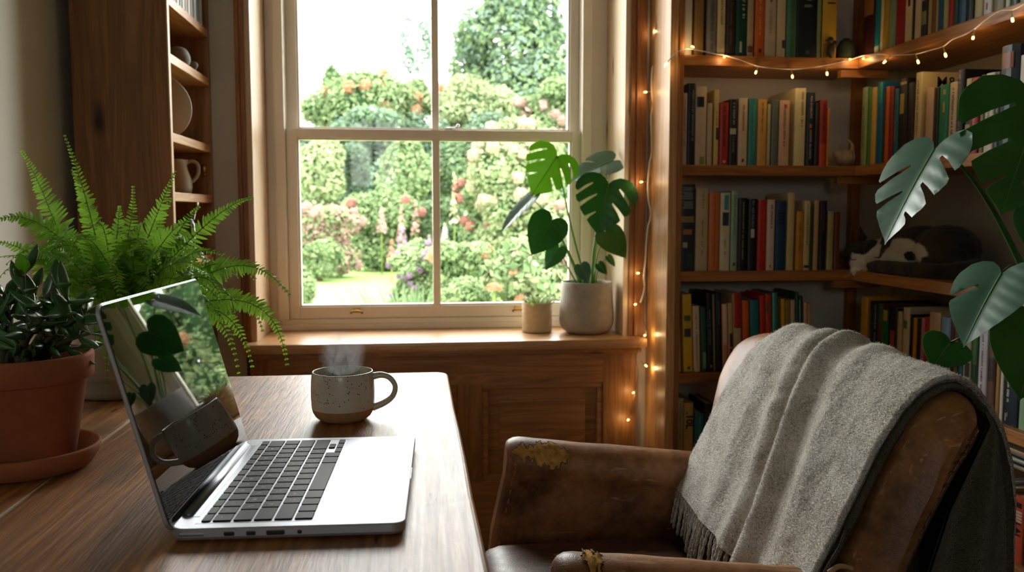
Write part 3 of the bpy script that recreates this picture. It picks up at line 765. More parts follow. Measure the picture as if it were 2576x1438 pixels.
# books along the right wall: spines face the room
def right_placer(z, depth=.17, X=RX+.022):
    def pl(x0, x1, top, c, marks, opt):
        Xb = X+opt.get('in', 0)
        ya = yline(x0, z, Xb); yb = yline(x1, z, Xb); th = ya-yb-.0006
        h = (at((x0+x1)/2, top, 0, Xb).z-z) if top is not None else opt.get('h', .2)
        # local x (thickness) -> -y ; local y (depth) -> +x
        T = Matrix.Translation((Xb, ya, z+.0004)) @ Matrix.Rotation(-pi/2, 4, 'Z')
        return make_book(T, th, h, min(opt.get('d', depth), XR-Xb-.006), c, marks, rounded=opt.get('r', 0))
    return pl
def yline(px_, z, X):
    lo_, hi = .3, 4.0
    for _ in range(40):
        m = (lo_+hi)/2; d = V((X, m, z))-CAM; u = W_PX/2+F_PX*d.dot(C_R)/d.dot(C_F)
        if u > px_: lo_ = m
        else: hi = m
    return lo_
RA = [
 (2170,2198,None,'#321014','maroon fret-topped',(P('#8a5a34',.62,.9),t('#4a1c1c',.1,.4))),
 (2200,2213,None,'#0f6a78','teal blue',(P('#9aa090',0,.1),)),
 (2214,2221,None,'#c9b684','slim cream',()),
 (2222,2235,None,'#a08228','olive gold',()),
 (2236,2252,None,'#7d8a6c','sage',()),
 (2254,2274,None,'#8f1020','crimson',()),
 (2276,2293,None,'#cdb38c','cream black-lettered',(P('#2c2a24',.45,.85,.5,.8),)),
 (2294,2300,None,'#241d18','slim black',()),
 (2301,2316,None,'#cbb594','ivory',()),
 (2317,2332,None,'#1d2430','black-and-cream',(P('#b8a684',.42,.55),P('#8a8560',.15,.3))),
 (2334,2342,None,'#b89c68','slim fawn',()),
 (2343,2352,None,'#7d5224','tawny',()),
 (2353,2359,None,'#b59a68','slim buff',()),
 (2360,2372,None,'#1a5a80','blue',()),
 (2373,2384,None,'#c0ac78','putty',()),
 (2388,2398,None,'#c02418','vermilion',()),
 (2399,2410,None,'#22464a','dark aqua',(t('#8a9a80',.6,.9),)),
 (2411,2432,None,'#14466a','ocean blue',()),
 (2433,2450,None,'#101c1e','black green-striped',(P('#3d5a4c',0,1,.55,.62),)),
 (2452,2473,None,'#bfb07c','pale yellow',()),
 (2475,2497,None,'#cfc8cc','lavender white',(P('#9a3c50',.08,.16,.4,.6),)),
 (2499,2528,None,'#7d6c4c','taupe',()),
 (2530,2543,None,'#a6b69a','pale celadon',()),
 (2545,2565,None,'#1d3a3c','dark petrol',()),
 (2567,2590,None,'#8a9a94','grey blue',()),
]
for i, r_ in enumerate(RA): RA[i] = r_+({'h': .19+.012*((i*7) % 4)},)
RB = [
 (2165,2178,222,'#8f9c6c','pale lime',(t('#5d6a48',.2,.8),)),
 (2179,2188,222,'#4d7a34','leaf green',()),
 (2189,2201,222,'#c9a254','honey',()),
 (2204,2217,209,'#12648a','bright blue',(P('#1d8a80',.75,1),)),
 (2218,2222,232,'#3a3a20','slim moss',()),
 (2224,2233,220,'#c65c18','tangerine',()),
 (2234,2244,220,'#8c2018','oxblood',()),
 (2246,2257,225,'#11626c','deep teal',(t('#b08a4c',.3,.6),)),
 (2259,2278,200,'#1d1a14','black brass-topped',(P('#b0924c',.58,.82,.1,.7),P('#c09a44',.93,.96,.1,.9))),
 (2280,2296,210,'#241a14','very dark brown',()),
 (2298,2313,185,'#cdb684','tall cream monogrammed',(t('#5d5030',.3,.92,.4,.7),),{'d': .20}),
 (2326,2344,223,'#c9a78a','rosy beige',()),
 (2345,2350,223,'#4a1a18','slim wine-red',()),
 (2351,2357,222,'#2a3a2c','slim dark-green',()),
 (2359,2382,215,'#12805a','emerald',(P('#b0a058',.86,.93,.5,.75),P('#b0a058',.62,.76,.5,.7))),
 (2384,2403,209,'#c7ab8c','beige title-worn',(t('#4a4038',.05,.95,.4,.75),)),
 (2404,2420,178,'#14161f','tall black',(t('#9a9aa4',.3,.95,.3,.5),P('#8a1c28',.02,.07)),{'d': .19}),
 (2425,2439,200,'#b8ab8a','stone',(P('#2a3028',.4,.46),)),
 (2440,2458,197,'#b3364a','raspberry',(t('#d89aa0',.3,.9),)),
 (2462,2472,191,'#6e6a34','olive',()),
 (2474,2497,186,'#c9c3b8','white black-lettered',(t('#3a3632',.1,.95,.35,.75),)),
 (2498,2511,183,'#2a2e30','charcoal',(t('#8a9a84',.5,.9),)),
 (2513,2556,118,'#141d2e','large navy gilt-banded',(P('#b8924c',.62,.655,.02,.98),P('#b8924c',.555,.575,.1,.9),P('#b8924c',.49,.51,.05,.95),P('#7d3c22',.78,.93,.3,.85)),{'r': .012, 'd': .2}),
 (2558,2588,140,'#c2bcb6','grey-white large-lettered',(t('#2a2828',.2,.95,.45,.7),)),
]
RD = [
 (2162,2178,745,'#c2901c','tall mustard',(),{'d': .20}),
 (2185,2194,756,'#1b2420','slim black-green',(t('#5d6a58',.1,.9),)),
 (2195,2204,756,'#121414','slim black white-titled',(t('#a9aaa0',.1,.95,.3,.7),)),
 (2205,2216,762,'#5a3420','cocoa',(P('#1f5a3c',.75,1),)),
 (2217,2229,778,'#0f6a34','bright green',(P('#b08c28',.85,1),)),
 (2230,2251,772,'#17120f','black orange-figured',(P('#9a4420',.45,.7,.4,.85),)),
 (2253,2264,782,'#bda078','oat',()),
 (2267,2283,772,'#c3b08c','cream green-squared',(P('#4a6a38',.74,.84,.15,.75),)),
 (2284,2291,790,'#17181c','slim coal-black',()),
 (2292,2301,798,'#c07a1c','marmalade',()),
 (2302,2311,800,'#171818','slim pitch-black',()),
 (2312,2320,798,'#b86a74','pink',()),
 (2321,2330,795,'#a01c1c','ruby',()),
 (2331,2359,783,'#bf9c74','wide tan',(P('#a88660',0,1,.45,.5),)),
 (2361,2384,796,'#7f9cc0','light blue',(P('#5878a8',0,.6,.0,1),)),
 (2385,2394,800,'#5a2c3c','plum',()),
 (2395,2406,802,'#6a4a38','umber',()),
 (2408,2419,818,'#1c6878','peacock blue',()),
 (2420,2438,790,'#c7bfa4','off-white inked',(P('#3a3c30',.35,.5,.3,.9),t('#8a5a48',.55,.8))),
 (2440,2455,835,'#3f6a3c','grass green',(P('#24402c',.3,.6,.2,.9),)),
 (2457,2479,822,'#cdc8d4','white lavender-toned',(t('#3a3840',.1,.92,.4,.65),)),
 (2481,2500,815,'#6a4c42','sepia',(P('#3a2c28',.4,.65),)),
 (2502,2511,838,'#a8804c','light tan',()),
 (2513,2521,843,'#d2cabc','slim white',()),
 (2523,2561,835,'#111f30','broad navy',(t('#c2c0b4',.25,.9,.25,.45),P('#c2c0b4',.04,.12,.2,.26))),
 (2563,2584,840,'#8ca884','pale green',()),
]
shelf_row(RA, right_placer(SHZ[0]), 'right-wall top shelf', 'upright books on the right wall bookcase')
shelf_row(RB, right_placer(SHZ[1]), 'right-wall second shelf', 'upright books on the right wall bookcase')
shelf_row(RD, right_placer(SHZ[3]), 'right-wall fourth shelf', 'upright books on the right wall bookcase')
# lowest visible shelf on the right: flat ones on top of upright ones
zE = SHZ[4]
RE = [
 (2500,2518,1205,'#b9b7a6','white blue-feathered',(P('#1c2c3c',.40,.62,.35,.85),P('#4a8a70',.72,.78,.1,.6)),{'d': .20}),
 (2520,2543,1220,'#8a6a3c','brown kraft',(),{'d': .19}),
 (2546,2572,1243,'#c65438','coral black-lettered',(P('#3a1c1c',.82,.9,.3,.8),B('#cfc0b0',.60,.78)),),
 (2574,2600,1248,'#4a7a88','steel blue',(P('#16282c',0,.6),)),
]
shelf_row(RE, right_placer(zE), 'right-wall lowest shelf', 'upright books on the right wall bookcase')
bks = [o for o in COL.objects if o.name.startswith('book') and o.get('category') == 'book']
bkmap = {o['label'].split(' book,')[0]: o for o in bks}
SPW = Matrix(((0, 0, -1, 0), (-1, 0, 0, 0), (0, 1, 0, 0), (0, 0, 0, 1)))   # text facing -x, upright
def on_spine(desc, text, size, zf, zrot=-pi/2, off=.006, dy=0, bold=0, c=K):
    o = bkmap[desc]; p = o.location
    letters(text, size, Matrix.Translation((p.x-off, p.y+dy, p.z+zf)) @ SPW @ Matrix.Rotation(zrot, 4, 'Z'), cov(c), o, bold=bold)
on_spine('coral black-lettered', 'LAI', .022, .075, off=.0050, bold=.0006)
on_spine('broad navy', '1', .016, .022, 0, c='#c2c0b4', dy=.006, off=.0052)
# letters on the cover of the tall cream book, seen above its neighbours
o = bkmap['tall cream monogrammed']; p = o.location
cf = yline(2313, SHZ[1], RX+.022)
letters('M&O', .040, Matrix.Translation((RX+.105, cf-.0001, AY(2360, 208, cf).z)) @ SPN, cov(K), o, name='cover_lettering', bold=.0004)
# flat books lying on the uprights of the lowest shelf
zz = max(at(2510, 1203, 0, RX+.03).z, zE+.2)+.001
for i, (c, th, d) in enumerate([('#9a8f7c', .008, 'grey'), ('#16222c', .007, 'navy'), ('#c2bcae', .006, 'white'), ('#12262a', .008, 'dark teal'), ('#b59a74', .010, 'tan')]):
    T = Matrix.Translation((RX+.03+.003*(i % 2), 1.80, zz+.0006)) @ Matrix.Rotation(-pi/2, 4, 'Z') @ Matrix(((0, 0, 1, 0), (0, 1, 0, 0), (-1, 0, 0, 0), (0, 0, 0, 1))) @ Matrix.Translation((-th, 0, 0))
    bk = make_book(T, th, .30, .19, c)
    tag(bk, '%s thin book lying flat in the right-wall lowest shelf pile, number %s from its bottom' % (d, ['one', 'two', 'three', 'four', 'five'][i]), 'book', 'thin books lying flat on the lowest shelf')
    bk['label'] = '%s thin book lying flat, %s of the pile on the lowest shelf' % (d, ['lowest', 'second', 'middle', 'second from top', 'topmost'][i]); zz += th+.0007
# ------------------------------------------------------------ ornaments on the shelves
M_SHELL = plain('pale shell', '#b39a7c', .5, .4, .25, 40, .2, 80)
c0 = V((at_base(2125, SHZ[1], 2.48), 2.48, SHZ[1])); s = MB()
s.ell(c0+V((-.004, 0, .0275)), (.026, .024, .026), n=20); s.ell(c0+V((-.022, 0, .036)), (.018, .012, .013), Matrix.Rotation(.6, 3, 'Y'), n=16)
s.tube(spline([c0+V(q) for q in ((.014, 0, .04), (.022, 0, .055), (.022, .004, .070), (.010, .004, .082))], 5), [.009*(1-.045*k) for k in range(16)], 10)
for k in range(5): s.tube([c0+V((-.02+.009*k, -.021+.002*abs(k-2), .008)), c0+V((-.018+.009*k, -.026+.002*abs(k-2), .028)), c0+V((-.014+.008*k, -.014, .050))], .003, 6)
so = s.build('shell_ornament', M_SHELL); tag(so, 'pale curled shell ornament in the dark corner of the second shelf', 'ornament')
c0 = V((at_base(2127, SHZ[0], 2.47), 2.47, SHZ[0])); s = MB()
s.lathe(c0, [(0, .001), (.026, .001), (.028, .02), (.026, .045), (.018, .062), (.008, .070), (0, .071)], 28)
so = s.build('stone_ornament', plain('dark green stone', '#3f4630', .6, .3, .3, 60)); tag(so, 'dark rounded stone ornament on the top shelf beside the yellow book', 'ornament')
c0 = V((at_base(2090, SHZ[0], 2.412), 2.4045, SHZ[0])); s = MB(); s.ell(c0+V((0, .006, .022)), (.010, .006, .022), n=14); s.ell(c0+V((-.003, .006, .052)), (.009, .007, .010), n=14); s.tube([c0+V((-.010, .006, .052)), c0+V((-.020, .005, .050))], [.004, .001], 8); s.ell(c0+V((.009, .006, .040)), (.008, .005, .012), n=12)
so = s.build('bird_figurine', plain('dark carved wood', '#3a2b1a', .5, .4)); tag(so, 'small dark bird figurine in front of the yellow book', 'figurine')
# ------------------------------------------------------------ tall shelf unit on the left wall
LX = -.585
ly = lambda x, y: at(x, y, 0, LX)
y0 = ly(432, 300).y; y1 = YB-.012
lc = thing('shelf_unit', (-.70, 2.42, 0), 'tall dark pine shelf unit in the left corner, its side panel facing the table', 'shelf unit')
MB().box((-.806, y0-.022, 0), (LX, y0, ZC-.1), bev=.002).build('side_panel', M_DARKSIDE, lc)
MB().box((-.806, y1-.002, 0), (LX, y1+.010, ZC-.1), bev=.002).build('side_panel', M_WAINZ, lc)
MB().box((-.806, y0+.0, 0), (-.796, y1-.002, ZC-.1)).build('back_panel', M_DARKSIDE, lc)
MB().box((LX-.004, y0-.021, 0), (LX+.003, y0-.004, ZC-.1), bev=.001).build('front_edge', M_PINE_Z, lc)
LS = [ly(480, 65).z, ly(480, 177).z, ly(483, 352).z, ly(488, 488).z]
LS = [1.575, 1.437, 1.246, 1.101]
for z in LS+[1.80, .93, .74, .45, .15]:
    MB().box((-.796, y0+.0005, z-.022), (LX, y1-.0025, z), bev=.0015).build('shelf', M_PINE_Y, lc)
for z in (1.33, 1.36, 1.16, 1.50):
    pass
# thin volumes on the upper shelf
specs = [(438, '#33373f', 'slate'), (446, '#c6c6c4', 'white'), (453, '#26292f', 'black'), (460, '#bcbab2', 'pale grey'), (467, '#8d7f6c', 'putty'), (474, '#d0ccc4', 'off-white'),
         (481, '#5e4632', 'brown'), (489, '#b5bac2', 'silver'), (496, '#7c93b4', 'blue'), (503, '#c4c6c8', 'light grey'), (510, '#5b636e', 'steel grey')]
pv = None
ys = [at(px_, 60, 0, LX-.01).y for px_, _, _ in specs]+[at(517, 60, 0, LX-.01).y]
for i, (px_, c, d) in enumerate(specs):
    th = ys[i+1]-ys[i]-.004; th = min(th, y1-.004-ys[i])
    T = Matrix.Translation((LX-.012, ys[i], LS[0]+.0005)) @ Matrix.Rotation(pi/2, 4, 'Z')
    bk = make_book(T, th, .20-.006*(i % 3), .14, c)
    tag(bk, '%s thin upright book, %s, top of the left unit' % (d, ('right of the '+pv+' one') if pv else 'nearest the side panel'), 'book', 'thin upright books on the left shelf unit'); pv = d
# pebbles
M_STONE = plain('grey banded pebble', '#8f8b84', .6, .3, .4, 40, .2, 120)
def pebble(c, r, name='pebble', holes=False):
    s = MB(); s.ell(c, r, n=24)
    me = s.mesh(name)
    for v in me.vertices:
        q = v.co-c; v.co = c+q*(1+.12*noise.noise(q*40))
    return me
pc = AY(452, 133, 2.31); pc = at(451, 135, 0, LX-.036); pc.z = LS[1]+.0285
tag(link('pebble', pebble(pc, (.030, .030, .029)), M_STONE), 'large grey pebble on the second shelf of the left unit', 'pebble')
pc = at(478, 152, 0, LX-.026); pc.z = LS[1]+.0160
s = MB(); s.ell(pc, (.018, .022, .0155), n=20); s.tube([pc+V((.010, -.012, .002)), pc+V((.016, -.022, .001)), pc+V((.018, -.026, .001))], [.012, .011, .006], 14)
so = s.build('pebble', plain('brown grey stone', '#7b746a', .6, .3, .4, 40, .2, 120)); tag(so, 'smaller lumpy grey stone beside the large grey pebble', 'pebble')
# leaning plate
M_POT0 = plain('white glazed dish', '#d9d5d0', .2, .5)
pl = AY(388, 300, 2.36); pl.z = LS[2]+.001
s = MB(); Mx = Matrix.Translation(pl+V((0, -.01, .050))) @ Matrix.Rotation(radians(-8), 4, 'X')
s2 = MB(); s2.lathe((0, 0, 0), [(0, 0), (.050, .0), (.055, .004), (.085, .014), (.0855, .016), (.055, .008), (.049, .004), (0, .004)], 40)
RX90 = Matrix.Translation(pl+V((0, .030, .0495))) @ Matrix.Rotation(radians(-79), 4, 'X')
s2.v = [tuple(RX90 @ V(v)) for v in s2.v]
zmin = min(v[2] for v in s2.v); s2.v = [(v[0], v[1], v[2]-zmin+LS[2]+.0008) for v in s2.v]
pr_ = thing('plate', pl, 'white rimmed plate with dark red centre leaning inside the third shelf of the left unit', 'plate'); s2.build('dish', M_POT0, pr_)
s3 = MB(); s3.lathe((0, 0, 0), [(0, .0045), (.050, .0045), (.056, .0088)], 36); s3.v = [tuple(RX90 @ V(v)) for v in s3.v]; s3.v = [(v[0], v[1], v[2]-zmin+LS[2]+.0008) for v in s3.v]
s3.build('painted_centre', plain('dark red glaze', '#6e1624', .2, .5), pr_)
# jug
M_JUG = plain('cream stoneware', '#cfc2b0', .35, .5, .06, 20)
jc = at(450, 480, 0, -.655); jc.z = LS[3]+.0005
j = thing('jug', jc, 'cream stoneware jug with a loop handle on the fourth shelf of the left unit', 'jug')
s = MB(); s.lathe(jc, [(0, 0), (.030, 0), (.034, .004), (.037, .022), (.034, .045), (.026, .068), (.0235, .080), (.0255, .092), (.0275, .097), (.026, .0975), (.0235, .092), (.0215, .080), (.024, .068), (.030, .045), (.032, .02), (0, .006)], 40)
for i, v in enumerate(s.v):
    q = V(v)-jc
    if q.z > .08 and q.y < 0: s.v[i] = tuple(jc+V((q.x*(1-.2*(q.z-.08)/.017), q.y*(1+.35*(q.z-.08)/.017), q.z)))
s.build('body', M_JUG, j)
s = MB(); s.tube(spline([jc+V((q[1]*.93, q[1]*.36, q[2])) for q in ((0, .022, .088), (0, .036, .094), (0, .050, .088), (0, .055, .072), (0, .050, .052), (0, .040, .040), (0, .033, .034))], 5), .0048, 10); s.build('handle', M_JUG, j)
# small hanging charm on the far panel
hc = V((LX-.022, y1-.0065, LS[2]-.058)); s = MB(); s.tube([hc+V((0, .002, .030)), hc+V((0, 0, .004))], .0007, 6); s.ell(hc+V((0, 0, -.010)), (.009, .003, .013), n=16); s.ell(hc+V((.002, 0, -.026)), (.005, .002, .006), n=10)
s.ell(hc+V((0, .002, .031)), .0022, n=8)
so = s.build('hanging_charm', M_BRASS); tag(so, 'small brass charm hanging above the jug inside the left unit', 'ornament')
# glass jar with spoon on the shelf below
bc = at(455, 560, 0, LX-.040); bc.z = .93+.0005; bc.y += .03
s = MB(); s.lathe(bc, [(0, 0), (.030, 0), (.032, .004), (.032, .085), (.027, .095), (.027, .104), (.0255, .104), (.0255, .096), (.030, .084), (.030, .005), (0, .004)], 32)
gm, nt = newmat('jar glass'); t1 = nt.nodes.new('ShaderNodeBsdfTransparent'); t1.inputs[0].default_value = (.82, .88, .9, 1); g1 = nd(nt, 'ShaderNodeBsdfGlossy', i_Roughness=.05); fr = nd(nt, 'ShaderNodeFresnel', i_IOR=1.5); mx = nt.nodes.new('ShaderNodeMixShader')
nt.links.new(fr.outputs[0], mx.inputs[0]); nt.links.new(t1.outputs[0], mx.inputs[1]); nt.links.new(g1.outputs[0], mx.inputs[2]); out(nt, mx.outputs[0])
so = s.build('glass_jar', gm); tag(so, 'clear glass jar behind the fern on the shelf below the jug', 'jar')
sp0 = bc+V((.006, .004, .012)); sp1 = V((LX-.012, bc.y+.035, LS[3]-.028))
s = MB(); dv = (sp1-sp0); s.tube([sp0, sp0+dv*.6, sp0+dv*.95], [.002, .0018, .0026], 8, flat=.5)
s.ell(sp0+dv*1.03, (.004, .010, .014), n=14)
so = s.build('spoon', M_STEEL); tag(so, 'silver spoon standing in the glass jar below the jug', 'spoon')
# ------------------------------------------------------------ plants
def leafmat(name, c, c2, rough=.35, spec=.5, trans=.25, tc=None, vscale=14, vein=0):
    m, nt = newmat(name); v = coords(nt); n = noi(nt, v, vscale, 3)
    col = ramp(nt, n, [(.3, lin(c)[:3]), (.7, lin(c2)[:3])])
    p = bsdf(nt, col, rough, spec)
    t_ = nt.nodes.new('ShaderNodeBsdfTranslucent'); t_.inputs[0].default_value = lin(tc or c2)
    mx = nt.nodes.new('ShaderNodeMixShader'); mx.inputs[0].default_value = trans
    nt.links.new(p.outputs[0], mx.inputs[1]); nt.links.new(t_.outputs[0], mx.inputs[2]); out(nt, mx.outputs[0]); return m
M_FERN = leafmat('fern green', '#467f20', '#7fb53c', .42, .4, .30, '#9ed042', 22)
M_FSTEM = plain('fern stalk', '#6b7d35', .6, .3)
M_JADE = leafmat('jade leaf', '#2f5226', '#4a7440', .25, .6, .06, '#3f7a2c')
M_JSTEM = plain('jade stem', '#4a4a35', .7, .3, .2, 60)
M_MON = leafmat('monstera green', '#24522a', '#3a7238', .27, .7, .2, '#56b01e')
M_MONL = leafmat('backlit monstera green', '#4c8a22', '#6aa82c', .35, .5, .42, '#9cc828')  # lighter green, with window light through the leaf put into the colour
M_MONG = leafmat('glossy grey green monstera', '#3f6450', '#567c68', .36, .7, .1, '#56b01e')
M_MSTEM = plain('monstera stalk', '#5a8a34', .4, .5)
M_MSTEMD = plain('dark monstera stalk', '#2f5a28', .4, .5)
M_SOIL = plain('potting soil', '#2a1c12', .95, .1, .4, 120, .6, 300)
M_TERRA = plain('terracotta', '#a05f3e', .8, .2, .16, 16, .12, 250)
# -- pots on the table
def lathe_thing(name, c, profs, label, cat):
    r = thing(name, c, label, cat)
    for pn, prof, mat in profs: MB().lathe(c, prof, 56).build(pn, mat, r)
    return r
tc_ = V((-.4555, 1.045, TZ))
sa = MB(); sa.lathe(tc_, [(0, .0006), (.058, .0006), (.070, .004), (.079, .018), (.0805, .026), (.0785, .0285), (.0755, .026), (.070, .012), (.060, .0085), (0, .008)], 56)
so = sa.build('pot_saucer', M_TERRA); tag(so, 'round terracotta saucer under the jade plant pot', 'saucer')
jp = thing('jade_plant', tc_+V((0, 0, .0086)), 'dark jade plant in a terracotta pot at the left edge of the table', 'plant')
b0 = tc_+V((0, 0, .0087))
MB().lathe(b0, [(0, 0), (.049, 0), (.052, .002), (.068, .097), (.0695, .098), (.0735, .0985), (.0755, .100), (.0765, .124), (.0755, .1275), (.0725, .1285), (.070, .127), (.068, .10), (.064, .10)], 60).build('pot', M_TERRA, jp)
MB().lathe(b0, [(0, .113), (.066, .110), (.0695, .110)], 40).build('soil', M_SOIL, jp)
def jade_leaf(p, d, up, L, W_):
    m = MB(); d = d.normalized(); s = d.cross(up).normalized(); n = s.cross(d)
    rows = []; N = 7
    for i in range(N+1):
        t = i/N; w_ = W_*(sin(pi*min(t*.93+.05, 1))**.75)*(.35+.65*smooth_step(0, .45, t)); th = .0030*sin(pi*min(t+.08, 1))+.0006
        c_ = p+d*(L*t)+n*(L*.22*t*t)
        rows.append([c_+s*(w_*cos(a))+n*(th*sin(a)+w_*.25*abs(cos(a))) for a in [2*pi*k/10 for k in range(10)]])
    m.grid(rows, 10, N+1, closed_u=True); m.add(rows[-1], [tuple(range(10))]); return m
rj = random.Random(3); top = b0+V((0, 0, .11))
stems = []
tips = [(60,655),(10,700),(-30,690),(110,730),(170,720),(30,760),(215,745),(90,790),(160,790),(225,800),(-40,770),(-60,720),(40,840),(130,835),(200,835),(-20,830),(80,700),(140,680),(20,730),(185,765),(-70,800),(110,760)]
for i, (px_, py) in enumerate(tips):
    q = AY(px_, py+38, 1.045+rj.uniform(-.06, .055)); a = top+V((rj.uniform(-.025, .025), rj.uniform(-.025, .025), -.002))
    mid = a.lerp(q, .5)+V((rj.uniform(-.01, .01), 0, .010)); pts = bez(a, a.lerp(mid, .6)+V((0, 0, .012)), mid, q, 7)
    MB().tube(pts, [.0048-.0030*k/7 for k in range(8)], 8).build('stem', M_JSTEM, jp)
    for lev in (1.0, .8, .6):
        if lev == .6 and rj.random() < .62: continue
        p_ = pts[int(round(7*lev))]; d0 = (pts[7]-pts[5]).normalized(); an = rj.uniform(0, 2*pi); side = d0.orthogonal().normalized(); side.rotate(Quaternion(d0, an))
        for sg in (1, -1):
            if len([c for c in jp.children]) > 1e9: break
            dd = (side*sg+d0*(.42 if lev == 1 else .25)); 
            if dd.z < -.2: dd.z *= .3
            jade_leaf(p_, dd, d0, rj.uniform(.028, .046), rj.uniform(.0056, .0080)).build('leaf', M_JADE, jp)
hl = AY(62, 690, 1.0); jade_leaf(hl, V((.02, -.1, 1)), V((0, -1, .2)), .024, .008).build('leaf', M_MONL, jp)
# -- fern
fc = V((-.490, 1.47, TZ))
M_FPOT = plain('pale grey ceramic', '#a39a88', .6, .35, .08, 30, .06, 150)
fp = thing('potted_fern', fc, 'large arching green fern in a pale grey pot behind the laptop', 'plant')
MB().lathe(fc, [(0, .0006), (.058, .0006), (.0635, .004), (.066, .012), (.0665, .030), (.0675, .031), (.0690, .036), (.072, .08), (.074, .125), (.0735, .128), (.071, .128), (.0695, .12), (.066, .11)], 60).build('pot', M_FPOT, fp)
MB().lathe(fc, [(0, .118), (.06, .115), (.070, .112)], 36).build('soil', M_SOIL, fp)
crown = fc+V((0, 0, .125))
rf = random.Random(11)
def frond(a, ctrl, tip, wid=.024, face=None):
    m = MB(); N = max(16, int((tip-a).length/.0062)); pts = bez(a, a.lerp(ctrl, .62), ctrl, tip, N)
    Lt = sum((pts[i+1]-pts[i]).length for i in range(N)); N = max(16, int(Lt/.0072)); pts = bez(a, a.lerp(ctrl, .62), ctrl, tip, N)
    m.tube(pts, [.0012-.0008*i/N for i in range(N+1)], 5, mi=1)
    for i in range(2, N+1):
        t = i/N; p_ = pts[i]; d = (pts[min(i+1, N)]-pts[i-1]).normalized(); s = d.cross(face or V((0, 0, 1)))
        s = s.normalized() if s.length > .15 else d.cross(V((0, 1, 0))).normalized()
        n = s.cross(d)
        w_ = 1.02*wid*(smooth_step(.02, .28, t))*(1-.86*smooth_step(.35, 1.0, t))*rf.uniform(.85, 1.08)
        if t < .12: continue
        for sg in (1, -1):
            a_ = radians(rf.uniform(58, 74)); dr = (s*sg*sin(a_)+d*cos(a_)-n*0*.1+V((0, 0, rf.uniform(-.22, .12)))).normalized(); bw = max(.0016, min(.0027, w_*.17))
            nn = (n+dr*rf.uniform(-.25, .25)+d*rf.uniform(-.6, .6)).normalized(); e = dr.cross(nn).normalized()
            cur = rf.uniform(.05, .30)
            q = [p_+e*bw*.5, p_-e*bw*.5]
            prof = [(.15, 1.20), (.40, .95), (.65, .92), (.86, .60), (1.0, .15)]
            for tt, ww in prof:
                c_ = p_+dr*(w_*tt)-nn*(w_*cur*tt*tt); q += [c_+e*bw*ww, c_-e*bw*ww]
            m.add(q, [(0, 1, 3, 2), (2, 3, 5, 4), (4, 5, 7, 6), (6, 7, 9, 8), (8, 9, 11, 10)])
    return m
keyf = [ # tip px, tip Y, control px, control Y, width
 ((163,342),1.50,(215,470),1.50,.020), ((55,380),1.55,(110,470),1.52,.030), ((-20,560),1.42,(90,500),1.45,.034), ((-20,610),1.5,(60,600),1.5,.026),
 ((440,432),1.48,(400,520),1.47,.030), ((635,497),1.46,(560,505),1.45,.026), ((727,740),1.38,(620,600),1.42,.030), ((722,915),1.34,(690,690),1.38,.028),
 ((634,920),1.38,(590,720),1.40,.026), ((600,937),1.40,(570,740),1.42,.022), ((268,968),1.36,(270,800),1.33,.022), ((180,428),1.60,(205,470),1.56,.020),
 ((300,520),1.50,(300,560),1.49,.026), ((360,560),1.40,(350,560),1.42,.028), ((250,560),1.40,(270,570),1.42,.028), ((470,560),1.38,(430,560),1.42,.028),
 ((560,640),1.34,(480,600),1.38,.030), ((210,600),1.34,(240,590),1.38,.030), ((120,640),1.40,(190,570),1.42,.030), ((60,660),1.46,(150,590),1.45,.028),
 ((520,690),1.34,(450,610),1.36,.030), ((480,760),1.33,(440,640),1.34,.026), ((200,700),1.36,(240,610),1.37,.028), ((150,690),1.44,(210,590),1.43,.028),
 ((560,760),1.38,(520,640),1.40,.026), ((640,700),1.44,(560,610),1.46,.026), ((330,640),1.33,(330,590),1.36,.028), ((400,660),1.33,(380,590),1.35,.028),
 ((280,680),1.33,(290,600),1.35,.028), ((240,860),1.36,(225,720),1.35,.022), ((430,500),1.56,(390,560),1.53,.026), ((110,560),1.58,(200,570),1.55,.026),
 ((335,470),1.55,(340,560),1.53,.022), ((500,520),1.55,(450,560),1.52,.024), ((660,830),1.42,(620,680),1.44,.022), ((590,840),1.44,(560,690),1.44,.022)]
for (tp, ty, cp, cy_, w_) in keyf:
    a = crown+V((rf.uniform(-.035, .035), rf.uniform(-.035, .035), -.01))
    frond(a, AY(cp[0], cp[1], cy_), AY(tp[0], tp[1], ty), w_, V((rf.uniform(-.4, .4), -.8, rf.uniform(.35, .8)))).build('frond', [M_FERN, M_FSTEM], fp)
for i in range(60):
    an = rf.uniform(0, 2*pi); R_ = rf.uniform(.12, .25); a = crown+V((cos(an)*.03, sin(an)*.03, -.008))
    hh = rf.uniform(.05, .15); tip = crown+V((cos(an)*R_, sin(an)*R_*.8, hh-rf.uniform(0, .12)))
    if tip.y < 1.24: tip.y = 1.24
    ct = crown+V((cos(an)*R_*.55, sin(an)*R_*.5, hh+rf.uniform(.03, .07)))
    frond(a, ct, tip, rf.uniform(.025, .036)).build('frond', [M_FERN, M_FSTEM], fp)
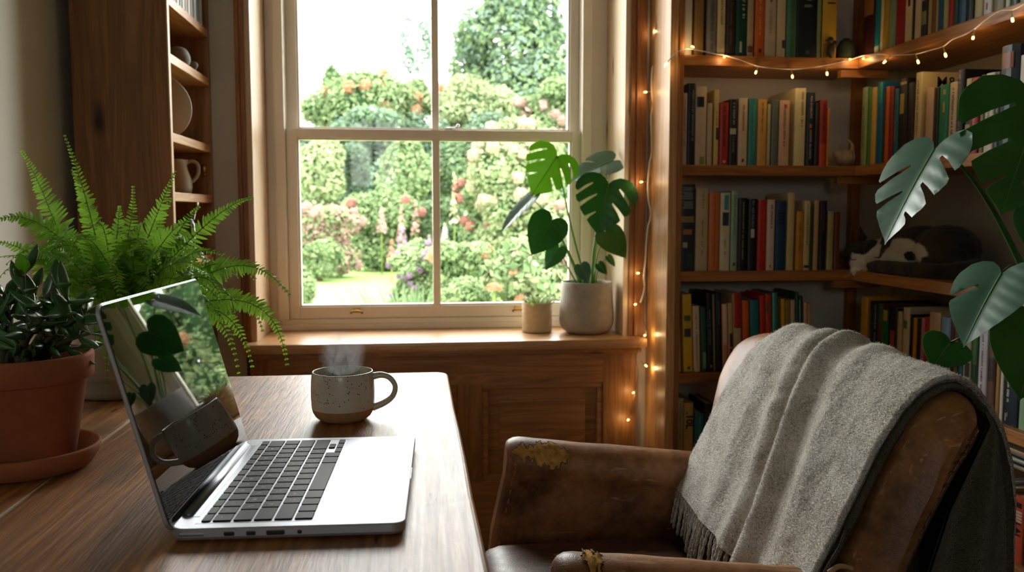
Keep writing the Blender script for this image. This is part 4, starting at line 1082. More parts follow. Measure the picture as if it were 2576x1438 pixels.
# -- split leaves
def split_leaf(origin, tip, normal, width, slits=(), holes=(), fold=.25, bend=.18, heart=.16, wl=1.0, wr=1.0, N=26):
    """slits: (side, t at edge, depth 0..1, width)  holes: (side, t, s, ru, rv)"""
    ax = (tip-origin); L = ax.length; ax.normalize(); nrm = (normal-ax*normal.dot(ax)).normalized(); sx = ax.cross(nrm).normalized()
    def halfw(t):    # outline half width of a heart shaped blade
        return (max(0, sin(pi*min(1, t**.62)))**.72)*(1-.12*t) if t > 0 else 0
    side_pts = {}
    for sd in (1, -1):
        pts = []
        t = -.0
        # lobe behind the stalk
        base = [(0.0, 0.0), (.06, -heart*.55), (.17, -heart), (.30, -heart*.95), (.42, -heart*.55), (.50, .05)]
        ww = wr if sd > 0 else wl
        for x, y in base: pts.append((sd*x*ww*width/ .5*.5*1.0, y*L))
        sl = sorted([s for s in slits if s[0] == sd], key=lambda s: s[1])
        k = 0; n = 18; ts = [.12+.86*i/n for i in range(n+1)]
        i = 0
        def W_(t): return ww*width*.5*(1.0 if t < .30 else (1-((t-.30)/.70)**1.55))*(.99+.05*sin(pi*min(1, t/.3)))
        while i < len(ts):
            t = ts[i]
            if k < len(sl) and t >= sl[k][1]-sl[k][3]*.92:
                _, tc__, dep, sw = sl[k]; k += 1
                we = W_(tc__); wi = we*(1-dep); back = .80*(we-wi)/L      # slits run in towards the base of the midrib
                pts.append((sd*W_(tc__-sw*.9)*.995, L*(tc__-sw*.9))); pts.append((sd*W_(tc__-sw/2)*.93, L*(tc__-sw/2)))
                pts.append((sd*(wi+(we-wi)*.45), L*(tc__-sw*.42-back*.60)))
                pts.append((sd*(wi+(we-wi)*.05), L*(tc__-sw*.30-back)))
                pts.append((sd*wi*1.0, L*(tc__-back)))
                pts.append((sd*(wi+(we-wi)*.07), L*(tc__+sw*.34-back)))
                pts.append((sd*(wi+(we-wi)*.5), L*(tc__+sw*.45-back*.5)))
                pts.append((sd*W_(tc__+sw/2)*.95, L*(tc__+sw/2+.005)))
                while i < len(ts) and ts[i] <= tc__+sw/2+.02: i += 1
                continue
            pts.append((sd*W_(t), L*t)); i += 1
        side_pts[sd] = pts
    outl = side_pts[1]+[(0, L*1.02)]+side_pts[-1][:0:-1]
    vs = [V(p) for p in outl]; ed = [(i, (i+1) % len(vs)) for i in range(len(vs))]; nout = len(vs)
    hole_c = []
    for (sd, tt, ss, ru, rv) in holes:
        ww = (wr if sd > 0 else wl); b = len(vs); c_ = V((sd*ss*width*.5*ww, tt*L)); dirv = V((sd*.75, .66)).normalized(); pv = V((-dirv.y, dirv.x)); hole_c.append((c_, dirv, pv, ru, rv))
        for k in range(12): a = 2*pi*k/12; vs.append(c_+dirv*(ru*cos(a))+pv*(rv*sin(a)))
        ed += [(b+k, b+(k+1) % 12) for k in range(12)]
    # midrib + inner points for curvature
    for i in range(1, N): vs.append(V((0, L*(i/N))))
    g_ = width/16
    for ix in range(-9, 10):
        if ix == 0: continue
        for iy in range(-3, 22): vs.append(V((ix*g_, iy*L/20)))
    r = geometry.delaunay_2d_cdt(vs, ed, [], 1, 1e-7)
    tv, tf = r[0], r[2]
    def inhole(p):
        for c_, d_, p_, ru, rv in hole_c:
            q = p-c_
            if (q.dot(d_)/ru)**2+(q.dot(p_)/rv)**2 < .93: return True
        return False
    # polygon test (the triangulation keeps only the inside of the outline)
    def inside(p):
        c_ = False; j = nout-1
        for i in range(nout):
            a, b = vs[i], vs[j]
            if (a.y > p.y) != (b.y > p.y) and p.x < (b.x-a.x)*(p.y-a.y)/(b.y-a.y)+a.x: c_ = not c_
            j = i
        return c_
    fs = []
    for f in tf:
        ce = sum((tv[i] for i in f), V((0, 0)))/len(f)
        if inside(ce) and not inhole(ce): fs.append(tuple(f))
    o3 = []
    for p in tv:
        x, y = p.x, p.y; t = y/L
        vein = .006*L*abs(sin((t*6.5-abs(x)/width*3.2)*pi))*min(1, abs(x)/(width*.12))
        z = abs(x)*fold-bend*L*t*t-.55*fold*abs(x)*abs(x)/(width*.5)-vein*1.2
        o3.append(origin+sx*x+ax*y+nrm*z)
    m = MB(); m.add(o3, fs, 0, True)
    b = len(o3); m.add([v-nrm*.0006 for v in o3], [tuple(reversed(f)) for f in fs], 0, True)
    # raised midrib
    rib = [origin+ax*(L*i/12)+nrm*(-bend*L*(i/12)**2+.0004) for i in range(13)]
    m.tube(rib, [.0016*(1-.8*i/12) for i in range(13)], 6, mi=1)
    return m
SL6 = [(1, .30, .52, .07), (1, .50, .60, .07), (1, .70, .62, .06), (-1, .30, .52, .07), (-1, .50, .60, .07), (-1, .70, .62, .06)]
# -- monstera on the sill
mp = V((AY(1475, 800, 2.700).x, 2.700, SILLZ))
mo = thing('potted_monstera', mp, 'monstera with split leaves in a rounded grey pot on the window sill', 'plant')
M_GPOT = plain('matte grey concrete', '#a9a298', .6, .35, .10, 40, .08, 200)
rp = .088
MB().lathe(mp, [(0, .0006), (.056, .0006), (.066, .004), (.078, .014), (.0865, .030), (.089, .045), (.0875, .07), (.0840, .11), (.0815, .150), (.0812, .164), (.0800, .166), (.0780, .165), (.0775, .155), (.076, .145)], 64).build('pot', M_GPOT, mo)
MB().lathe(mp, [(0, .152), (.06, .150), (.0775, .148)], 36).build('soil', M_SOIL, mo)
TOWARD = V((-.1, -1, .15))
def mon_leaf(parent, o_px, t_px, Yo, Yt, normal, width, mat, stem0, stemY=None, smat=None, sctrl=None, r0=.003, **k):
    o = AY(o_px[0], o_px[1], Yo); t_ = AY(t_px[0], t_px[1], Yt)
    lf = split_leaf(o, t_, V(normal), width, **k).build('leaf', [mat, M_MSTEM], parent)
    if stem0 is not None:
        c_ = AY(*sctrl) if sctrl else stem0.lerp(o, .6)+V((0, 0, .03))
        pts = bez(stem0, stem0.lerp(c_, .55), c_, o, 14); MB().tube(pts, [r0-(r0-.0017)*i/14 for i in range(15)], 8).build('stalk', smat or M_MSTEM, parent)
    return lf
s0 = mp+V((0, 0, .150))
def S(dx, dy=0): return s0+V((dx, dy, 0))
mon_leaf(mo, (1402,392), (1338,490), 2.66, 2.66, (-.10,-1,.28), .178, M_MONL, S(.002), sctrl=(1430,560,2.68), r0=.0045, slits=[(1,.26,.55,.06),(1,.48,.66,.06),(1,.68,.55,.05),(-1,.25,.50,.06),(-1,.46,.62,.07),(-1,.66,.62,.06)], wl=.95, wr=.95, fold=.12, bend=.05)
mon_leaf(mo, (1531,462), (1503,588), 2.60, 2.585, (.02,-1,.30), .192, M_MON, S(.018), sctrl=(1490,600,2.66), r0=.0055, slits=[(1,.30,.50,.07),(1,.52,.66,.07),(1,.74,.60,.06),(-1,.36,.62,.08),(-1,.60,.66,.08)], fold=.10, bend=.06)
mon_leaf(mo, (1542,404), (1436,447), 2.68, 2.655, (.25,-.50,1), .130, M_MONG, S(.022, .01), sctrl=(1500,560,2.70), r0=.0045, slits=[(1,.5,.5,.08),(-1,.45,.5,.08)], fold=.2, bend=.08)
mon_leaf(mo, (1389,553), (1337,640), 2.63, 2.60, (-.05,-1,.45), .122, M_MON, S(-.012), sctrl=(1425,620,2.66), r0=.0055, fold=.10, bend=.05)
mon_leaf(mo, (1338,497), (1253,578), 2.66, 2.62, (-.7,-.55,.9), .072, M_MONG, S(-.020), sctrl=(1400,560,2.68), r0=.0022, fold=.3, bend=.10)
mon_leaf(mo, (1406,622), (1372,678), 2.64, 2.63, (-.2,-1,.25), .062, M_MON, S(-.024), sctrl=(1430,680,2.67), r0=.0028, fold=.12, bend=.05)
mon_leaf(mo, (1524,583), (1577,646), 2.60, 2.57, (.15,-1,.55), .100, M_MON, S(.024), sctrl=(1497,640,2.65), r0=.0035, fold=.12, bend=.08)
mon_leaf(mo, (1506,664), (1527,690), 2.63, 2.62, (0,-1,.3), .032, M_MON, S(.028), sctrl=(1492,680,2.66), r0=.0016, fold=.1, bend=.05)
mon_leaf(mo, (1530,645), (1548,670), 2.63, 2.62, (.5,-1,.3), .028, M_MON, S(.031), sctrl=(1500,670,2.66), r0=.0016, fold=.1, bend=.05)
mon_leaf(mo, (1462,668), (1480,712), 2.625, 2.60, (-.2,-1,.4), .050, M_MONG, S(-.006), sctrl=(1468,690,2.65), r0=.003, fold=.25, bend=.1)
# -- small succulent pot beside it
ap = V((AY(1351, 800, 2.735).x, 2.735, SILLZ))
sp = thing('succulent_pot', ap, 'small pale succulent in a ribbed cream pot left of the monstera pot', 'plant')
M_CPOT = plain('cream ribbed ceramic', '#cfb996', .6, .35, .10, 60, .1, 150)
pr = [(0, .0006), (.044, .0006), (.0475, .003)]+[(.0485+.0007*sin(k*1.9), .004+.0045*k) for k in range(20)]+[(.0495, .096), (.0485, .098), (.0465, .097), (.046, .085)]
MB().lathe(ap, pr, 48).build('pot', M_CPOT, sp); MB().lathe(ap, [(0, .086), (.0462, .085)], 30).build('soil', M_SOIL, sp)
M_SUC = leafmat('pale succulent', '#8fae7c', '#d7dfb8', .4, .4, .3, '#d8e8a0', 60)
rs = random.Random(5)
for i in range(34):
    a = rs.uniform(0, 2*pi); r_ = rs.uniform(.0, .038); p_ = ap+V((cos(a)*r_, sin(a)*r_, .086)); d = V((cos(a)*r_*30+rs.uniform(-.3, .3), sin(a)*r_*30, rs.uniform(.7, 1.6)))
    jade_leaf(p_, d, V((cos(a), sin(a), .1)), rs.uniform(.022, .044), rs.uniform(.005, .0085)).build('leaf', M_SUC, sp)
# -- big monstera beside the armchair; its pot stands on the floor right of the frame
bp = V((1.10, 1.16, 0))
bm_ = thing('potted_monstera', bp, 'large monstera reaching in at the right edge, in front of the bookcase', 'plant')
MB().lathe(bp, [(0, .0006), (.10, .0006), (.115, .01), (.135, .25), (.137, .27), (.131, .27), (.125, .24)], 48).build('pot', M_GPOT, bm_)
MB().lathe(bp, [(0, .245), (.126, .24)], 30).build('soil', M_SOIL, bm_)
q0 = bp+V((-.02, 0, .243)); q1 = AY(2600, 730, 1.44)
trunk = spline([q0, q0+V((.03, .02, .30)), V((q1.x+.06, q1.y-.08, q1.z-.16)), q1], 7)
MB().tube(trunk, [.011-.004*i/(len(trunk)-1) for i in range(len(trunk))], 12).build('trunk', M_MSTEMD, bm_)
tr = lambda f: trunk[int(f*(len(trunk)-1))]
mon_leaf(bm_, (2350,376), (2217,600), 1.42, 1.38, (-.96,-.24,.28), .175, M_MONG, q1, sctrl=(2440,395,1.42), smat=M_MSTEMD, r0=.0065,
         slits=[(1,.40,.66,.07),(1,.64,.72,.07),(-1,.36,.66,.08),(-1,.60,.74,.08),(-1,.80,.66,.06)], fold=.22, bend=.06, wl=1.0, wr=.95)
mon_leaf(bm_, (2612,262), (2526,534), 1.36, 1.34, (-.16,-1,.22), .245, M_MON, q1, sctrl=(2680,420,1.40), smat=M_MSTEMD, r0=.006,
         slits=[(-1,.42,.72,.06),(-1,.64,.75,.06),(-1,.82,.7,.04),(1,.4,.7,.06),(1,.62,.7,.06),(1,.82,.7,.04)], holes=[(-1,.20,.42,.018,.006),(-1,.42,.2,.012,.004)], fold=.08, bend=.05, wl=1.0)
mon_leaf(bm_, (2519,688), (2417,858), 1.34, 1.30, (-.93,-.36,.30), .150, M_MONG, q1, sctrl=(2560,640,1.40), smat=M_MSTEMD, r0=.004,
         slits=[(1,.42,.62,.07)], fold=.22, bend=.08, wl=1.0, wr=.9)
c5 = AY(2660, 800, 1.36)
mon_leaf(bm_, (2391,861), (2345,925), 1.42, 1.44, (-.25,-1,.45), .085, M_MON, c5, sctrl=(2480,815,1.38), smat=M_MSTEMD, r0=.0024, fold=.12, bend=.05)
MB().tube([tr(.75), c5], [.004, .0026], 8).build('stalk', M_MSTEMD, bm_)
mon_leaf(bm_, (2612,815), (2572,1004), 1.30, 1.28, (-.15,-1,.2), .150, M_MON, c5, sctrl=(2640,800,1.33), smat=M_MSTEMD, r0=.003, fold=.12, bend=.06)
mon_leaf(bm_, (2608,535), (2584,620), 1.38, 1.37, (-.4,-1,.2), .070, M_MON, q1, sctrl=(2640,600,1.40), smat=M_MSTEMD, r0=.003, fold=.12, bend=.06)
# ------------------------------------------------------------ leather armchair
def leather(name, c_l, c_d):
    m, nt = newmat(name); v = coords(nt)
    n1 = noi(nt, v, 7, 5, .6, .4); n2 = noi(nt, v, 60, 5, .6)
    col = ramp(nt, mth(nt, 'ADD', mth(nt, 'MULTIPLY', n1, .7), mth(nt, 'MULTIPLY', n2, .3)), [(.38, lin(c_d)[:3]), (.60, lin(c_l)[:3])])
    vo = nd(nt, 'ShaderNodeTexVoronoi', i_Scale=170.0); vo.feature = 'DISTANCE_TO_EDGE'; nt.links.new(v, vo.inputs['Vector'])
    cr = ramp(nt, vo.outputs['Distance'], [(.0, (0, 0, 0)), (.12, (1, 1, 1))])
    s = None
    for k, (rot, sc) in enumerate((((.3, .5, .9), (14, 130, 60)), ((1.2, .2, 2.1), (16, 150, 70)), ((.2, 1.4, .3), (12, 110, 80)))):
        a = noi(nt, coords(nt, sc, rot=rot), 1.0, 3, .5, .6); a = ramp(nt, a, [(.66, (0, 0, 0)), (.69, (1, 1, 1))]); s = a if s is None else mixc(nt, 1.0, s, a, 'LIGHTEN')
    msk = ramp(nt, noi(nt, v, 9, 2), [(.42, (0, 0, 0)), (.62, (1, 1, 1))]); sf = mixc(nt, 1.0, s, msk, 'MULTIPLY')
    col = mixc(nt, mth(nt, 'MULTIPLY', sf, .6), col, lin('#c49a72'))
    v2 = nd(nt, 'ShaderNodeTexVoronoi', i_Scale=55.0); v2.feature = 'DISTANCE_TO_EDGE'; wv_ = nd(nt, 'ShaderNodeVectorMath', operation='ADD'); nt.links.new(v, wv_.inputs[0]); n3 = nd(nt, 'ShaderNodeTexNoise', i_Scale=30.0); nt.links.new(v, n3.inputs['Vector'])
    sc3 = nd(nt, 'ShaderNodeVectorMath', operation='SCALE'); sc3.inputs[3].default_value = .09; nt.links.new(n3.outputs['Color'], sc3.inputs[0]); nt.links.new(sc3.outputs[0], wv_.inputs[1]); nt.links.new(wv_.outputs[0], v2.inputs['Vector'])
    ck_ = ramp(nt, v2.outputs['Distance'], [(.0, (1, 1, 1)), (.022, (0, 0, 0))]); mk2 = ramp(nt, noi(nt, v, 11, 3), [(.50, (0, 0, 0)), (.64, (1, 1, 1))])
    col = mixc(nt, mth(nt, 'MULTIPLY', mixc(nt, 1.0, ck_, mk2, 'MULTIPLY'), .20), col, lin('#b88a60'))
    h = mth(nt, 'ADD', mth(nt, 'MULTIPLY', cr, .25), mth(nt, 'MULTIPLY', n2, .8))
    rg = mth(nt, 'ADD', mth(nt, 'MULTIPLY', n2, .28), .31)
    out(nt, bsdf(nt, col, rg, .42, bump(nt, h, .35, .0012)).outputs[0]); return m
M_LEA = leather('worn brown leather', '#9c6a42', '#54331a')
M_LEAD = leather('dark brown leather', '#5c3a22', '#2c190c')
M_FOAM = plain('exposed golden padding', '#b08345', .9, .1, .45, 70, 1.0, 160)
M_THREAD = plain('tan thread', '#b08a62', .8, .2)
ch = thing('armchair', (.40, 1.32, 0), 'worn brown leather armchair with torn arms facing the table', 'armchair')
# back: closed ring lofted along Y
ring = [(.485,.30),(.498,.44),(.515,.53),(.536,.594),(.553,.64),(.572,.69),(.590,.73),(.610,.766),(.632,.797),(.655,.813),(.680,.818),(.697,.812),(.707,.797),(.704,.770),(.680,.728),(.645,.66),(.619,.60),(.600,.52),(.586,.42),(.580,.30),(.576,.21),(.500,.21)]
rc = [V((x, 0, z)) for x, z in ring]; rc = spline(rc+[rc[0]], 4)[:-1]
mid = V((.60, 0, .60))
def back_ring(Y, inset=0.0, sh=0.0):
    o = []
    for p in rc:
        zz_ = min(max(p.z, .26), .772); ax = V((.586+.42*(zz_-.6) if zz_ > .5 else .544+.02*(zz_-.5)*5*.2, 0, zz_))   # spine line of the slab
        d = p-ax; L = d.length; k = max(.12, 1-inset/max(L, .02)) if L > 0 else 1
        q = ax+d*k; o.append(V((q.x+sh, Y, q.z)))
    return o
ya_, yb_ = .950, 1.745; R_e = .058; rows = []
N = 40
for j in range(N+1):
    t = j/N; Y = ya_+(yb_-ya_)*t; e = min(Y-ya_, yb_-Y)
    ins = R_e*(1-sqrt(max(0, 1-(1-min(1, e/R_e))**2))) if e < R_e else 0
    sh = .022*sin(pi*t)
    rows.append(back_ring(Y, ins, sh))
m = MB(); 
FE = [(.2, 1.60), (.45, 1.62), (.594, 1.665), (.65, 1.700), (.72, 1.738), (.786, 1.745), (.807, 1.725), (.83, 1.70)]
def far_edge(z):
    if z <= FE[0][0]: return FE[0][1]
    for (a, b), (c, d) in zip(FE, FE[1:]):
        if z <= c: return b+(d-b)*(z-a)/(c-a)
    return FE[-1][1]
# denser rows at the ends
rows = []
tt = [0, .003, .008, .016, .026, .038, .050, .060]+[.060+(yb_-ya_-.12)*k/26 for k in range(1, 26)]; tt += [yb_-ya_-d for d in (.060, .050, .038, .026, .016, .008, .003, 0)]
for d in tt:
    Y = ya_+d; e = min(d, yb_-ya_-d); ins = R_e*(1-sqrt(max(0, 1-(1-min(1, e/R_e))**2))) if e < R_e else 0
    r_ = back_ring(Y, ins, .058*(Y-1.0))
    for p in r_: p.y = ya_+(d/(yb_-ya_))*(far_edge(p.z)-ya_); p.z += (-.022*(Y-1.0)+.014*sin(pi*(Y-.93)/.81))*smooth_step(.45, .75, p.z)
    rows.append([p+V((.0025*noise.noise(p*22), 0, .0025*noise.noise(p*22+V((5, 5, 5))))) for p in r_])
m.grid(rows, len(rows[0]), len(rows), closed_u=True); m.add(rows[0], [tuple(range(len(rows[0])-1, -1, -1))], smooth=True); m.add(rows[-1], [tuple(range(len(rows[-1])))], smooth=True)
m.build('backrest', M_LEA, ch)
def welt(pts, r=.0032, name='piping', mat=None, n=8):
    MB().tube(spline(pts, 6), r, n).build(name, mat or M_LEAD, ch)
Yw = .945
wl_ = []
rr_ = rows[3]; 
for k in range(50, 79, 3): wl_.append(rr_[k]+V((0, -.001, 0)))
wlx_ = [AY(2438,1048,Yw+.01), AY(2424,1085,Yw), AY(2385,1145,Yw-.004), AY(2352,1215,Yw-.006), AY(2322,1300,Yw-.006), AY(2300,1370,Yw-.006), AY(2284,1445,Yw-.006)]
# seam ruffles where the leather turns the corner
cseam = MB(); zz_ = []
for k in range(50, 76):
    p = rows[3][k]; a = rows[2][k]; b = rows[5][k]; zz_ += [p.lerp(b, .75)+V((0, -.0002, 0)), p+V((0, -.0020, .001)), p.lerp(a, .9)+V((0, -.0006, 0)), p+V((0, -.0020, -.001))]
cseam.tube(spline(zz_, 2), .0017, 6)
cseam.build('gathered_seam', M_LEAD, ch)
welt(wl_, .0034)
# arms
def arm_ring(X, yc, top, fl=0.0, ins=0.0):
    pts = []; hw = .040
    # from inner bottom up and over to the outer bottom (inner is the -y side here)
    for z in (.20, .28, .36, .44, .50, top-.075): pts.append((-hw+.010, z))
    for k in range(9):
        a = pi+.25-(pi+.5)*k/8; pts.append((cos(a)*(hw+.006), top-.046+sin(a)*.046))
    for z in (top-.075, .50, .44, .36, .28, .20): pts.append((hw-.010, z))
    o = []
    for y, z in pts:
        fx = fl*smooth_step(0, 1, (top-.03-z)/.22) if z < top-.03 else 0
        y2 = y*(1-ins/.046) ; z2 = z if z < top-.06 else (top-.046)+(z-(top-.046))*(1-ins/.046)
        o.append(V((X-fx, yc+y2, z2)))
    return o
def make_arm(yc, flip):
    xs_ = [.172, .174, .179, .188, .200, .215, .235]+[.235+.345*k/12 for k in range(1, 13)]
    rows = []
    for i, X in enumerate(xs_):
        top = .624-.046*(X-.16)/.40; e = X-.172; ins = .020*(1-sqrt(max(0, 1-(1-min(1, e/.028))**2))) if e < .028 else 0
        fl = .036*(1-smooth_step(.17, .34, X))
        r = arm_ring(X, yc, top, fl, ins); rows.append([p+V((0, .0018*noise.noise(p*30), .0020*noise.noise(p*26+V((3, 1, 2))))) for p in r])
    m = MB(); m.grid(rows, len(rows[0]), len(rows)); m.add(rows[0], [tuple(range(len(rows[0])))], smooth=True); m.add(rows[-1], [tuple(range(len(rows[0])-1, -1, -1))])
    a = m.build('armrest', M_LEA, ch)
    fr = rows[3]; st = MB()
    # row of tan stitches down the front edge
    for k in range(3, 12 if not flip else 12):
        pass
    e_ = spline([fr[i]+V((-.002, -.0015, 0)) for i in range(1, 8)], 6)
    for k in range(0, len(e_)-1, 2): st.tube([e_[k], e_[k+1]], .0011, 5)
    st.build('stitching', M_THREAD, a)
    return a, rows, xs_
FAR_Y, NEAR_Y = 1.605, 1.035
farA, farR, axs = make_arm(FAR_Y, False)
nearA, nearR, _ = make_arm(NEAR_Y, True)
def surf_arm(rows, axs, X, k):
    i = 0
    while i < len(axs)-2 and axs[i+1] < X: i += 1
    f = (X-axs[i])/(axs[i+1]-axs[i]); f = min(1, max(0, f)); k0 = int(k); k0 = min(k0, len(rows[0])-2); g = k-k0
    a = rows[i][k0].lerp(rows[i][k0+1], g); b = rows[i+1][k0].lerp(rows[i+1][k0+1], g); return a.lerp(b, f)
def tear(arm, rows, yc, x0, x1, k0, k1, seed):
    rr = random.Random(seed); m = MB(); NU, NV = 40, 12; P_ = []
    c_ = V((.3, yc, .57))
    def W(u): return max(.06, sin(pi*min(.98, max(.02, u)))**.7*(.62+.75*noise.noise(V((u*5, seed*3.1, 0)))+.35*noise.noise(V((u*17, seed*7.3, 1)))))
    for j in range(NV+1):
        row = []
        for i in range(NU+1):
            u = i/NU; v = (j/NV-.5)*W(u)+.5
            p = surf_arm(rows, axs, x0+(x1-x0)*u, k0+(k1-k0)*v); n = (p-V((p.x, yc, p.z-.03))).normalized()
            row.append(p+n*(.0014+.0042*abs(noise.noise(p*110))*(1 if 0 < j < NV else 0)))
        P_.append(row)
    m.grid(P_, NU+1, NV+1); m.build('exposed_padding', M_FOAM, arm)
    m = MB()
    for edge in (P_[0], P_[-1]):
        pts = [p+V((0, 0, .0008))+V((rr.uniform(-.002, .002), rr.uniform(-.0015, .0015), rr.uniform(0, .0022))) for p in edge]
        m.tube(pts, [rr.uniform(.0004, .0014) for _ in pts], 6, flat=.6)
    for k in range(9):
        p = P_[rr.randrange(0, NV)][rr.randrange(2, NU-1)]; q = p+V((rr.uniform(-.008, .008), rr.uniform(-.004, .004), rr.uniform(.001, .004))); m.tube([p+V((0, 0, .002)), q], [.0007, .0004], 4, mi=1)
    m.build('torn_edge', [plain('torn leather edge', '#4a3420', .8, .2), M_THREAD], arm)
tear(farA, farR, FAR_Y, .180, .292, 6.0, 9.8, 1)
tear(nearA, nearR, NEAR_Y, .206, .232, 6.5, 12.5, 2)
# seat
m = MB(); rows = []
sx0, sx1, sy0, sy1 = .098, .515, 1.078, 1.568
for j in range(19):
    row = []
    for i in range(25):
        u, v = i/24, j/18; x = sx0+(sx1-sx0)*u; y = sy0+(sy1-sy0)*v
        eu = min(u, 1-u); ev = min(v, 1-v); b = (1-(1-min(1, eu/.16))**3)*(1-(1-min(1, ev/.14))**3)
        z = .385+.056*b+.010*sin(pi*u)*sin(pi*v)+.003*noise.noise(V((x*18, y*18, 0)))
        row.append(V((x, y, z)))
    rows.append(row)
m.grid(rows, 25, 19)
und = [[V((p.x, p.y, .320)) for p in r] for r in (rows[0], rows[-1])]
bd = rows[0]+[r[-1] for r in rows[1:]]+rows[-1][::-1][1:]+[r[0] for r in rows[::-1][1:-1]]
n = len(bd); m.add(bd+[V((p.x, p.y, .320)) for p in bd], [(i, n+i, n+(i+1) % n, (i+1) % n) for i in range(n)]+[tuple(range(2*n-1, n-1, -1))], smooth=False)
m.build('seat_cushion', M_LEAD, ch)
welt([V((sx0+.006, y, .392)) for y in (1.09, 1.2, 1.32, 1.45, 1.56)], .0035)
m = MB(); m.box((.135, 1.09, .20), (.48, 1.556, .318), bev=.01); m.box((.118, 1.0, .19), (.60, 1.64, .26), bev=.012); m.build('seat_base', M_LEAD, ch)
for x in (.17, .63):
    for y in (1.03, 1.61):
        m = MB(); m.tube([V((x, y, .0)), V((x, y, .19))], [.014, .024], 14); m.build('leg', M_DARKSIDE, ch)
# small leather-covered piping where near arm meets the back
welt([AY(2085,1440,.985), AY(2110,1424,.985), AY(2140,1428,.985), AY(2160,1445,.985)], .0035, mat=M_THREAD)
# ------------------------------------------------------------ wool throw
def wool(name, cl, cd):
    m, nt = newmat(name); v = coords(nt)
    a = noi(nt, coords(nt, (1, .45, 1), rot=(.4, 0, .5)), 420, 3, .6, .8); b = noi(nt, v, 22, 3, .5, .5)
    f = mth(nt, 'ADD', mth(nt, 'MULTIPLY', a, .75), mth(nt, 'MULTIPLY', b, .35))
    col = ramp(nt, f, [(.38, lin(cd)[:3]), (.62, lin(cl)[:3])])
    out(nt, bsdf(nt, col, .95, .05, bump(nt, f, 1.0, .009), Sheen_Weight=.25).outputs[0]); return m
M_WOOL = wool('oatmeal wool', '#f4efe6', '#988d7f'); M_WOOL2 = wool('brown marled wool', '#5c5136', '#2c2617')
bl = thing('throw_blanket', (.64, 1.32, .5), 'fringed grey oatmeal wool throw draped over the back of the leather armchair', 'blanket')
path = spline([V((x, 0, z)) for x, z in [(.484,.512),(.519,.58),(.542,.625),(.568,.68),(.596,.74),(.619,.780),(.642,.806),(.672,.820),(.699,.812),(.719,.790),(.736,.757),(.748,.704),(.756,.637),(.762,.56),(.768,.45),(.772,.33)]], 8)
NP = len(path)
def bl_pt(Y, i, off, edge=True):
    p = path[i]; a = path[min(i+1, NP-1)]-path[max(i-1, 0)]; n = V((-a.z, 0, a.x)).normalized()
    vt = min(1, i/(NP*.52)); front = 1-smooth_step(.42, .62, i/NP)
    c1 = 1.305-.115*(1-vt)
    g = lambda c, w_: exp(-((Y-c)/w_)**2)
    d = .016*g(c1, .021)-.011*g(c1+.036, .018)+.008*g(c1+.075, .022)-.008*g(c1-.045, .022)+.009*g(c1-.105, .03)-.005*g(c1+.13, .03)+.006*g(c1+.19, .03)
    d = d*(.45+.55*front)+.004*noise.noise(V((Y*9, i*.05, 2)))+.0016*noise.noise(V((Y*60, i*.3, 7)))+.0012*noise.noise(V((Y*150, i*1.1, 3)))
    rear = smooth_step(.60, .85, i/NP); d += rear*(.012*sin(Y*34+.8)+.006*sin(Y*71))
    rr = .022*smooth_step(.62, .95, i/NP)
    sh = .058*(Y-1.0)
    return V((p.x+sh, Y, p.z+(-.022*(Y-1.0)+.014*sin(pi*(Y-.93)/.81))*smooth_step(.45, .75, p.z)))+n*(off+max(d, -.006))
def sheet(Y0f, Y1f, off, th, i0=0, i1=None, nu=130):
    i1 = NP-1 if i1 is None else i1; m = MB(); top = []; bot = []
    for i in range(i0, i1+1):
        a, b = Y0f(i), Y1f(i); rt = []; rb = []
        for k in range(nu+1):
            t = k/nu; Y = a+(b-a)*t; e = min(t, 1-t)*(b-a); rd = th*.5*(1-sqrt(max(0, 1-(1-min(1, e/(th*.6)))**2)))
            rt.append(bl_pt(Y, i, off+th-rd)); rb.append(bl_pt(Y, i, off+rd))
        top.append(rt); bot.append(rb)
    R = [t+b[::-1] for t, b in zip(top, bot)]; w_ = len(R[0])
    m.grid(R, w_, len(R), closed_u=True); m.add(R[0], [(k, w_-1-k, w_-2-k, k+1) for k in range(nu)]); m.add(R[-1], [(k, k+1, w_-2-k, w_-1-k) for k in range(nu)])
    return m
nearE = lambda i: 1.000+.003*sin(i*.13)
farE = lambda i: 1.588-.028*smooth_step(.20, .31, i/NP)-.050*smooth_step(.31, .44, i/NP)+.003*sin(i*.11)
o1 = sheet(nearE, farE, .0110, .0095); o1.build('outer_layer', M_WOOL, bl)
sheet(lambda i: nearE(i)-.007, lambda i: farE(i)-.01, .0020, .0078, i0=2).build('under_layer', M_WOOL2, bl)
# the near edge of the rear drape folds in behind the back
rows_ = []
for j in range(30):
    z = .800-.52*j/29; xo = bl_pt(1.055, min(NP-1, int(NP*(.60+.40*j/29))), .010).x; k_ = min(range(NP), key=lambda q: abs(path[q].z-z)+(10 if q < NP*.55 else 0)); xo = path[k_].x+.012
    xi = {0: .705}.get(j, (.706-(.774-z)*.49 if z > .672 else .657-(.672-z)*.30))+.012; xi = min(xi, xo-.01); r_ = []
    for s in range(33):
        u = s/32; r_.append(V((xo+(xi-xo)*u, 1.000-.006*u+(.011*sin(u*9.5+.5)*smooth_step(0, .25, u))*min(1, (.80-z)/.12)-.008*smooth_step(0, .2, u), z)))
    rows_.append(r_)
m = MB(); m.grid(rows_, 33, 30); m.grid([[p+V((0, .006, 0)) for p in r] for r in rows_], 33, 30); m.build('folded_edge', M_WOOL2, bl)
